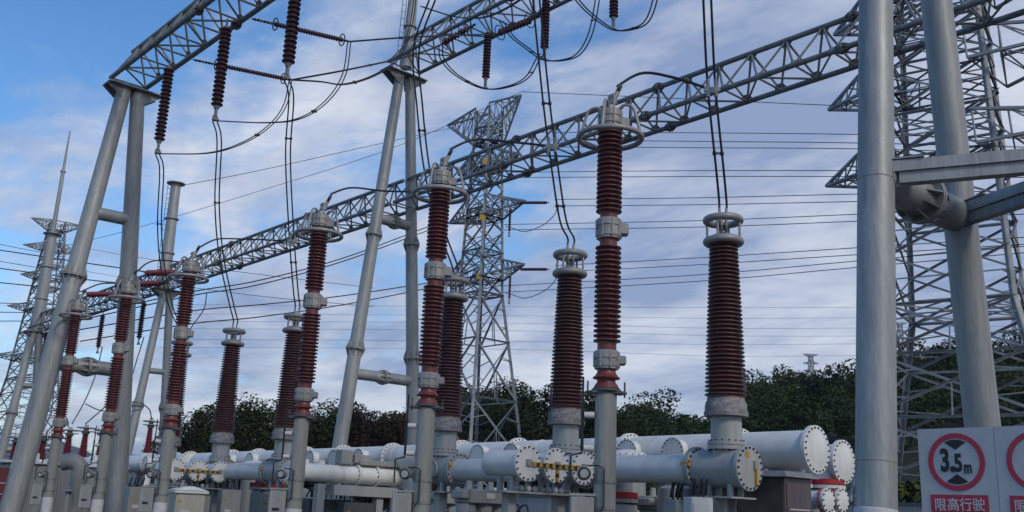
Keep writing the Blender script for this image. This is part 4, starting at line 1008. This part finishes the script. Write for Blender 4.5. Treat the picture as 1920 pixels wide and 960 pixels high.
def pw(pts): return [at(x, y, X=X) for (x, y, X) in pts]
HS = V((0, .09, .04))
wires('twin jumper hanging from the lower strain string to the leftmost hanging string', [s1b]+pw([(534, 198, 12.6), (505, 236, 12.1), (455, 268, 11.5), (390, 287, 11)])+[ends[0]], R0*.09, .017, CABLE, (.5,))
wires('twin jumper hanging from the upper strain string to the middle hanging string', [s2b]+pw([(645, 140, 12.6), (612, 190, 12.1), (562, 222, 11.6), (500, 230, 11.1)])+[ends[1]], R0*.09, .017, CABLE, (.5,))
wires('twin jumper swinging from the third hanging string past the two-level A-frame', [ends[2]]+pw([(600, 153, 11.0), (645, 158, 11.6), (700, 142, 12.2), (745, 110, 12.7), (772, 40, 12.9), (782, -60, 13)]), HS, .017, CABLE, (.4,))
wires('twin conductors from the lower strain string across to the upper beam', [s1b]+pw([(640, 133, 14.5), (740, 112, 17.3), (800, 95, 19)])+[q1b], HS, .02, CABLE, (.4, .7))
wires('twin conductors from the upper strain string across to the upper beam', [s2b]+pw([(765, 70, 15), (860, 66, 17.8)])+[q2b], HS, .02, CABLE, (.3, .7))
wires('twin conductors along the top of the upper beam from the two-level mast', pw([(790, 12, 20.0), (820, 22, 20), (857, 32, 20), (905, 33, 20.0), (945, 18, 20), (990, -10, 20)]), HS, .024, CABLE, (.5,))
UB = 21.0
wires('twin jumper loop from the lower left strain string to the whole hanging string', [q1b]+pw([(830, 112, 19.9), (858, 142, 20.5)])+[ue[0]]+pw([(958, 161, UB), (990, 143, UB), (1008, 112, UB), (1017, 100, UB)]), R0*.13, .024, CABLE, (.35, .75))
wires('twin jumper loop under the string beside the twin drop wires', pw([(940, 40, 20.6), (960, 68, 20.8), (985, 88, UB)])+[ue[1]]+pw([(1060, 112, UB), (1088, 98, UB), (1108, 60, UB), (1120, 0, UB), (1124, -40, UB)]), R0*.13, .024, CABLE, (.3, .8))
wires('twin jumper loop under the string tip at the top edge', pw([(1078, -5, UB), (1105, 24, UB)])+[ue[2]]+pw([(1190, 53, UB), (1214, 38, UB), (1228, 0, UB), (1233, -40, UB)]), R0*.13, .024, CABLE, (.5,))
# the middle tower: dead-end strings and jumpers, lines running off to the right
def dline(label, pts, r=.022, material=CABLEG, group='thin overhead lines', k=6): return wires(label, [at(x, y, d=d) for (x, y, d) in pts], None, r, material, group=group, cat='overhead line', name='overhead_line', k=k)
for (y0, y1, l) in ((380, 380, 'upper'), (505, 505, 'lower')):
    a, b_ = at(962, y0, d=66.5), at(1030, y1, d=64); strain('dark dead-end string on the right side of the middle tower, %s arm' % l, a, b_, .10, MAROON, 0, 'dead-end strings of the middle tower')
    a = at(957, y0+5, d=66.5); vstring('short dark string hanging under the %s right arm of the middle tower' % l, a, 1.55, .09, MAROON, group='hanging strings of the middle tower')
    wires('slack jumper loop right of the middle tower below its %s arm' % l, [at(x, y0+dy, d=65) for x, dy in ((1045, 5), (1040, 22), (1018, 42), (985, 54), (962, 48), (948, 44))], None, .03, CABLEG)
RL = [([(978, 172, 66), (1300, 186, 58), (1600, 199, 50), (2000, 210, 42)], 'highest thin line from the top arm of the middle tower to the right'),
      ([(1000, 248, 66), (1300, 249, 58), (1600, 252, 50), (2000, 262, 42)], 'thin line right of the tallest arrester ring, above its twin lines'),
      ([(1000, 262, 66), (1300, 265, 58), (1600, 268, 50), (2000, 278, 42)], 'upper of two dark lines just below the tallest arrester ring'), ([(1000, 275, 66), (1300, 277, 58), (1600, 279, 50), (2000, 290, 42)], 'lower of two dark lines just below the tallest arrester ring'),
      ([(960, 323, 66), (1300, 320, 58), (1600, 320, 50), (2000, 322, 42)], 'upper line passing left of the tallest arrester under the long beam'), ([(960, 333, 66), (1300, 331, 58), (1600, 331, 50), (2000, 333, 42)], 'lower line passing left of the tallest arrester under the long beam'),
      ([(1040, 374, 64), (1300, 371, 58), (1600, 364, 50), (2000, 356, 42)], 'upper line leaving the upper dead-end string of the middle tower'), ([(1040, 386, 64), (1300, 384, 58), (1600, 378, 50), (2000, 370, 42)], 'lower line leaving the upper dead-end string of the middle tower'),
      ([(945, 421, 67), (1300, 414, 58), (1600, 402, 50), (2000, 385, 42)], 'upper line of the pair crossing just above the nearest bushing rings'), ([(945, 431, 67), (1300, 426, 58), (1600, 415, 50), (2000, 398, 42)], 'lower line of the pair crossing at the nearest bushing rings'),
      ([(1040, 498, 64), (1300, 484, 58), (1600, 465, 50), (2000, 440, 42)], 'upper line leaving the lower dead-end string of the middle tower'), ([(1040, 510, 64), (1300, 497, 58), (1600, 478, 50), (2000, 453, 42)], 'lower line leaving the lower dead-end string of the middle tower'),
      ([(945, 536, 67), (1300, 516, 58), (1600, 490, 50), (2000, 455, 42)], 'upper line of the lowest dark pair behind the nearest bushing'), ([(945, 548, 67), (1300, 528, 58), (1600, 502, 50), (2000, 467, 42)], 'lower line of the lowest dark pair behind the nearest bushing')]
for pts, l in RL: dline(l, pts)
for i, (ya, yb, yc) in enumerate(((575, 577, 574), (592, 597, 592), (606, 616, 610), (620, 630, 628), (640, 646, 640), (655, 668, 660))):
    dline('faint distant line low behind the bushings, %s of six counted from the top' % ('first', 'second', 'third', 'fourth', 'fifth', 'sixth')[i], [(300, ya-4, 150), (960, ya, 150), (1400, yb, 150), (2000, yc, 150)], .022, CABLEG, 'faint distant lines')
# earth wires from the masts to the middle tower
dline('thin earth wire from the laddered mast to the left tip of the middle tower', [(345, 347, 55), (480, 321, 58), (660, 281, 63), (845, 240, 72)], .02)
dline('thin earth wire climbing from the left edge to the top of the middle tower', [(105, 465, 75), (240, 432, 74), (480, 360, 72), (740, 276, 70), (978, 172, 66)], .018)
# lines at the left
LLn = [([(-40, 463, 100), (160, 493, 95), (230, 503, 90), (300, 514, 60)], .06, 'thick upper line at the left edge running to the bright red upper string'), ([(-40, 498, 100), (160, 524, 95), (270, 535, 60)], .06, 'thick middle line at the left edge running to the bright red lower string'), ([(-40, 526, 100), (100, 540, 95), (190, 552, 60)], .06, 'thick lower line at the left edge running to the leftmost bright red string'),
       ([(-40, 450, 120), (60, 470, 125), (90, 474, 128)], .04, 'short line at the left edge reaching the second arm of the far left tower'), ([(-40, 483, 120), (60, 500, 126), (75, 502, 128)], .04, 'short line at the left edge reaching the third arm of the far left tower'), ([(-40, 567, 90), (60, 570, 90), (115, 572, 90)], .04, 'first of three level lines at the left edge above the far truss'), ([(-40, 585, 90), (60, 586, 90), (110, 587, 90)], .04, 'second of three level lines at the left edge above the far truss'), ([(-40, 602, 90), (40, 602, 90), (80, 602, 90)], .04, 'third of three level lines at the left edge above the far truss'),
       ([(110, 455, 128), (230, 478, 110), (420, 506, 80), (700, 540, 80)], .025, 'faint line running right from the far left tower, upper'), ([(112, 500, 128), (230, 520, 110), (460, 552, 80), (700, 575, 80)], .025, 'faint line running right from the far left tower, lower')]
for pts, r, l in LLn: dline(l, pts, r)
ML = [([(160, 590, 58), (360, 547, 58), (480, 527, 60), (640, 485, 64), (803, 425, 70)], 'upper wire of the pair rising to the middle tower behind the two-level A-frame'), ([(160, 598, 58), (360, 554, 58), (480, 535, 60), (640, 491, 64), (803, 432, 70)], 'lower wire of the pair rising to the middle tower behind the two-level A-frame'),
      ([(150, 618, 58), (360, 583, 58), (480, 572, 60), (640, 555, 64), (800, 531, 70), (850, 524, 71)], 'wire crossing behind the two-level A-frame at its slender leg middle'), ([(150, 640, 58), (360, 607, 58), (480, 595, 60), (640, 572, 64), (800, 541, 70), (850, 530, 71)], 'lowest wire crossing behind the two-level A-frame')]
for pts, l in ML: dline(l, pts, .036, CABLE)
for (pts, l) in (([(388, 548, 55), (382, 580, 55), (360, 612, 55), (345, 640, 55)], 'loose jumper right of the third arrester'), ([(270, 632, 50), (258, 670, 50), (240, 720, 49), (200, 760, 48), (160, 795, 47)], 'slack wire dropping from the string left of the third arrester'), ([(192, 650, 50), (180, 700, 49), (160, 750, 48), (135, 795, 47)], 'slack wire dropping from the string between the two leftmost arresters'),
                 ([(160, 757, 47), (190, 770, 47), (235, 772, 47), (262, 768, 49)], 'slack wire linking the two dropping wires at lower left'), ([(88, 678, 55), (100, 720, 52), (96, 770, 48), (80, 810, 47)], 'slack wire dropping beside the leaning leg'), ([(245, 753, 50), (265, 757, 50), (280, 768, 51), (284, 785, 52)], 'bowed wire to the small bushing left of the third arrester'), ([(88, 772, 47), (110, 770, 47), (124, 782, 47), (128, 800, 46)], 'bowed wire to the small bushing right of the leftmost arrester pole')):
    wires(l, [at(*p_[:2], d=p_[2]) for p_ in pts], None, .03, CABLEG, group='slack wires at lower left')
wires('thin jumper looping from the two-level A-frame to the wires beside it', [at(x, y, d=66) for x, y in ((762, 548), (768, 580), (785, 598), (830, 604), (870, 590))], None, .03, CABLEG)

# ------------------------------------------------------------------ height-limit sign
SX = 9.0
def sp_(px, py): p = at(px, py, X=SX); return p.y, p.z
y0s, zt = sp_(1719, 805); y1s, _ = sp_(1862, 803); zb = 1.45; ys2 = y1s-(y0s-y1s)
fonts = None
def text_mesh(txt, size, bold=0.):
    c = bpy.data.curves.new('lettering', 'FONT'); c.body = txt; c.size = size; c.align_x = 'CENTER'; c.align_y = 'CENTER'; c.offset = bold; c.extrude = .0015; c.resolution_u = 6
    o = bpy.data.objects.new('lettering', c); COL.objects.link(o)
    dg = bpy.context.evaluated_depsgraph_get(); me = bpy.data.meshes.new_from_object(o.evaluated_get(dg)); bpy.data.objects.remove(o); bpy.data.curves.remove(c)
    return me
def put_text(t, me, name, y, z, material, x, sx=1., shear=0.):
    """lettering lies on the sign face, which looks towards -X; reading direction is -Y"""
    me.transform(Matrix.Diagonal((sx, 1, 1, 1)))
    M_ = Matrix(((0, 0, -1, x), (-1, 0, 0, y), (0, 1, 0, z), (0, 0, 0, 1))); me.transform(Matrix.Translation(-t.org) @ M_)
    me.materials.clear(); me.materials.append(material)
    o = bpy.data.objects.new(name, me); COL.objects.link(o); o.parent = t.o; return o
def annulus(mb, y, z, r0, r1, x, th, n=56):
    i = len(mb.v)
    for k in range(n):
        a = 2*math.pi*k/n; d = V((0, math.cos(a), math.sin(a)))
        for (r_, xx) in ((r0, x), (r1, x), (r1, x-th), (r0, x-th)): mb.v.append(V((xx, y, z))+d*r_)
    for k in range(n):
        a, b_ = i+4*k, i+4*((k+1) % n)
        for j in range(4): mb.f.append((a+j, a+(j+1) % 4, b_+(j+1) % 4, b_+j))
def sign(label, ya, yb, first):
    t = Thing('warning_sign', label, 'sign', (SX, (ya+yb)/2, 0)); yc = (ya+yb)/2; wv = abs(yb-ya)
    mb = MB(); mb.box((SX+.012, yc, (zt+zb)/2), (.024, wv-.006, zt-zb)); t.part('panel', mb, SIGNW)
    mb = MB()
    for yy in (ya-.1, yb+.1): mb.cyl((SX+.06, yy, 0), (SX+.06, yy, zt-.05), .03, .03, 12).cut()
    t.part('post', mb, GALV)
    cy_, cz_ = sp_(1793, 866); cyy = cy_ if first else cy_-(y0s-y1s); rr = .255; f_ = SX-.003
    mb = MB(); annulus(mb, cyy, cz_, rr*.82, rr, f_, .003); t.part('red_ring', mb, SIGNR)
    yr0, zr = sp_(1745, 927); yr1, _ = sp_(1853, 928)
    if not first: yr0 -= (y0s-y1s); yr1 -= (y0s-y1s)
    mb = MB(); mb.hexa([(f_, yr0, zb+.06), (f_, yr1, zb+.06), (f_, yr1, zr), (f_, yr0, zr), (f_-.003, yr0, zb+.06), (f_-.003, yr1, zb+.06), (f_-.003, yr1, zr), (f_-.003, yr0, zr)]); t.part('red_strip', mb, SIGNR)
    if first:
        for sg in (1, -1):
            mb = MB(); pl = [(0, sg*rr*.42)]
            e = [math.radians(90+s*29) for s in (-1, -.6, -.2, .2, .6, 1)]
            pl += [(rr*.775*math.cos(a), sg*rr*.775*math.sin(a)) for a in e]
            mb.prism(pl, (f_, cyy, cz_), (0, -1, 0), (0, 0, 1), (-1, 0, 0), .003); t.part('black_wedge', mb, SIGNK)
        for (tx, px, py, sz, sx, bd) in (('3', 1772, 865, .275, .66, .014), ('.', 1785.5, 865, .275, .85, .016), ('5', 1797, 869.5, .215, .68, .012), ('m', 1815, 877, .155, .60, .007)):
            y_, z_ = sp_(px, py); me_ = text_mesh(tx, sz, bd*.7)
            put_text(t, me_, 'lettering', y_, z_, SIGNK, f_-.002, sx)
        for ch, px in zip('限高行驶', (1764, 1788, 1812, 1836)):
            y_, z_ = sp_(px, 948); put_text(t, text_mesh(ch, .118, .001), 'lettering', y_, z_, LABELW, f_-.005, .95)
    else:
        y_, z_ = sp_(1764, 948); put_text(t, text_mesh('限', .118, .001), 'lettering', y_-(y0s-y1s), z_, LABELW, f_-.005, .95)
    return t
sign('pale panel sign with a red ring reading 3.5m over a red strip', y0s, y1s, True)
sign('pale panel sign at the right edge, its red ring and strip mostly out of frame', y1s, ys2, False)

# ------------------------------------------------------------------ air
HZ = bpy.data.materials.new('haze'); HZ.use_nodes = True; hn = HZ.node_tree; hn.nodes.clear()
ho = hn.nodes.new('ShaderNodeOutputMaterial'); hv = hn.nodes.new('ShaderNodeVolumePrincipled'); hv.inputs['Density'].default_value = HAZE; hv.inputs['Color'].default_value = (.80, .87, 1, 1); hv.inputs['Anisotropy'].default_value = .2
hn.links.new(hv.outputs[0], ho.inputs['Volume'])
mb = MB(); b_ = 3100; mb.hexa([(-b_, -b_, -1.5), (b_, -b_, -1.5), (b_, b_, -1.5), (-b_, b_, -1.5), (-b_, -b_, 120), (b_, -b_, 120), (b_, b_, 120), (-b_, b_, 120)])
tag(mb.build('haze', HZ), kind='stuff')

# ------------------------------------------------------------------ sky and light
SUN_EL, SUN_AZ = R(38), CYAW + R(146)      # azimuth measured from +Y towards +X
W = bpy.data.worlds.new('World'); S.world = W; W.use_nodes = True
nt = W.node_tree; N = nt.nodes; L = nt.links; bg = N['Background']
sky = N.new('ShaderNodeTexSky'); sky.sky_type = 'NISHITA'; sky.sun_disc = False; sky.sun_elevation = SUN_EL; sky.sun_rotation = SUN_AZ
sky.air_density = 1.; sky.dust_density = .6; sky.ozone_density = 1.6
bg.inputs['Strength'].default_value = .15
tc = N.new('ShaderNodeTexCoord'); sx = N.new('ShaderNodeSeparateXYZ'); L.new(tc.outputs['Generated'], sx.inputs[0])
def mth(op, a, b=None, c=None, clamp=False):
    n = N.new('ShaderNodeMath'); n.operation = op; n.use_clamp = clamp
    for i, v in enumerate((a, b, c)):
        if v is None: continue
        if isinstance(v, (int, float)): n.inputs[i].default_value = v
        else: L.new(v, n.inputs[i])
    return n.outputs[0]
zc = mth('ADD', mth('MAXIMUM', sx.outputs[2], 0.0), .16)
px_ = mth('DIVIDE', sx.outputs[0], zc); py_ = mth('DIVIDE', sx.outputs[1], zc)
cv = N.new('ShaderNodeCombineXYZ'); L.new(px_, cv.inputs[0]); L.new(py_, cv.inputs[1])
def noise(scale, det, rough, dist, off, stretch=(1, 1, 1)):
    mp = N.new('ShaderNodeMapping'); mp.inputs['Location'].default_value = off; mp.inputs['Scale'].default_value = stretch; mp.inputs['Rotation'].default_value = (0, 0, .5); L.new(cv.outputs[0], mp.inputs[0])
    n = N.new('ShaderNodeTexNoise'); n.inputs['Scale'].default_value = scale; n.inputs['Detail'].default_value = det; n.inputs['Roughness'].default_value = rough; n.inputs['Distortion'].default_value = dist
    L.new(mp.outputs[0], n.inputs['Vector']); return n.outputs[0]
n1_ = noise(1.7, 10, .64, .25, (3.1, 1.7, 0), (1, .75, 1)); n2_ = noise(3.2, 8, .6, .3, (9, 4, 0), (1, .6, 1)); n3_ = noise(.9, 5, .5, .2, (5.3, 2.2, 0))
# cover grows towards the right of the view and towards the horizon
lat = mth('ADD', mth('MULTIPLY', sx.outputs[0], R0.x), mth('MULTIPLY', sx.outputs[1], R0.y))
cover_ = mth('ADD', mth('MULTIPLY', lat, .42), mth('MULTIPLY', sx.outputs[2], -.68))
cov = mth('ADD', mth('ADD', n1_, mth('MULTIPLY', n2_, .35)), cover_)
mr = N.new('ShaderNodeMapRange'); mr.interpolation_type = 'SMOOTHSTEP'; L.new(cov, mr.inputs[0]); mr.inputs[1].default_value = .24; mr.inputs[2].default_value = .50; mr.inputs[3].default_value = .0; mr.inputs[4].default_value = .93
cr = N.new('ShaderNodeValToRGB'); L.new(mth('ADD', mth('MULTIPLY', n2_, .55), mth('MULTIPLY', n3_, .45)), cr.inputs[0])
K = 1/.15
cr.color_ramp.elements[0].position = .42; cr.color_ramp.elements[0].color = (.29, .37, .57, 1)
cr.color_ramp.elements[1].position = .60; cr.color_ramp.elements[1].color = (.75, .785, .875, 1)
sc_ = N.new('ShaderNodeVectorMath'); sc_.operation = 'SCALE'; L.new(cr.outputs[0], sc_.inputs[0]); sc_.inputs['Scale'].default_value = K
mx = N.new('ShaderNodeMix'); mx.data_type = 'RGBA'; L.new(mr.outputs[0], mx.inputs['Factor']); hs = N.new('ShaderNodeHueSaturation'); hs.inputs['Saturation'].default_value = 1.3; hs.inputs['Value'].default_value = 1.12; hs.inputs['Hue'].default_value = .503; L.new(sky.outputs[0], hs.inputs['Color']); L.new(hs.outputs[0], mx.inputs['A']); L.new(sc_.outputs[0], mx.inputs['B'])
L.new(mx.outputs['Result'], bg.inputs['Color'])
sl = bpy.data.lights.new('sun', 'SUN'); sl.energy = 1.5; sl.angle = R(11); sl.color = (1, .92, .80)
so = bpy.data.objects.new('sun', sl); COL.objects.link(so)
dirv = V((math.sin(SUN_AZ)*math.cos(SUN_EL), math.cos(SUN_AZ)*math.cos(SUN_EL), math.sin(SUN_EL)))
so.rotation_euler = dirv.to_track_quat('Z', 'Y').to_euler(); so.location = (0, 0, 60)
vs = S.view_settings; vs.view_transform = 'Standard'; vs.look = 'None'; vs.exposure = 0; vs.gamma = 1; vs.use_curve_mapping = False
S.cycles.max_bounces = 6
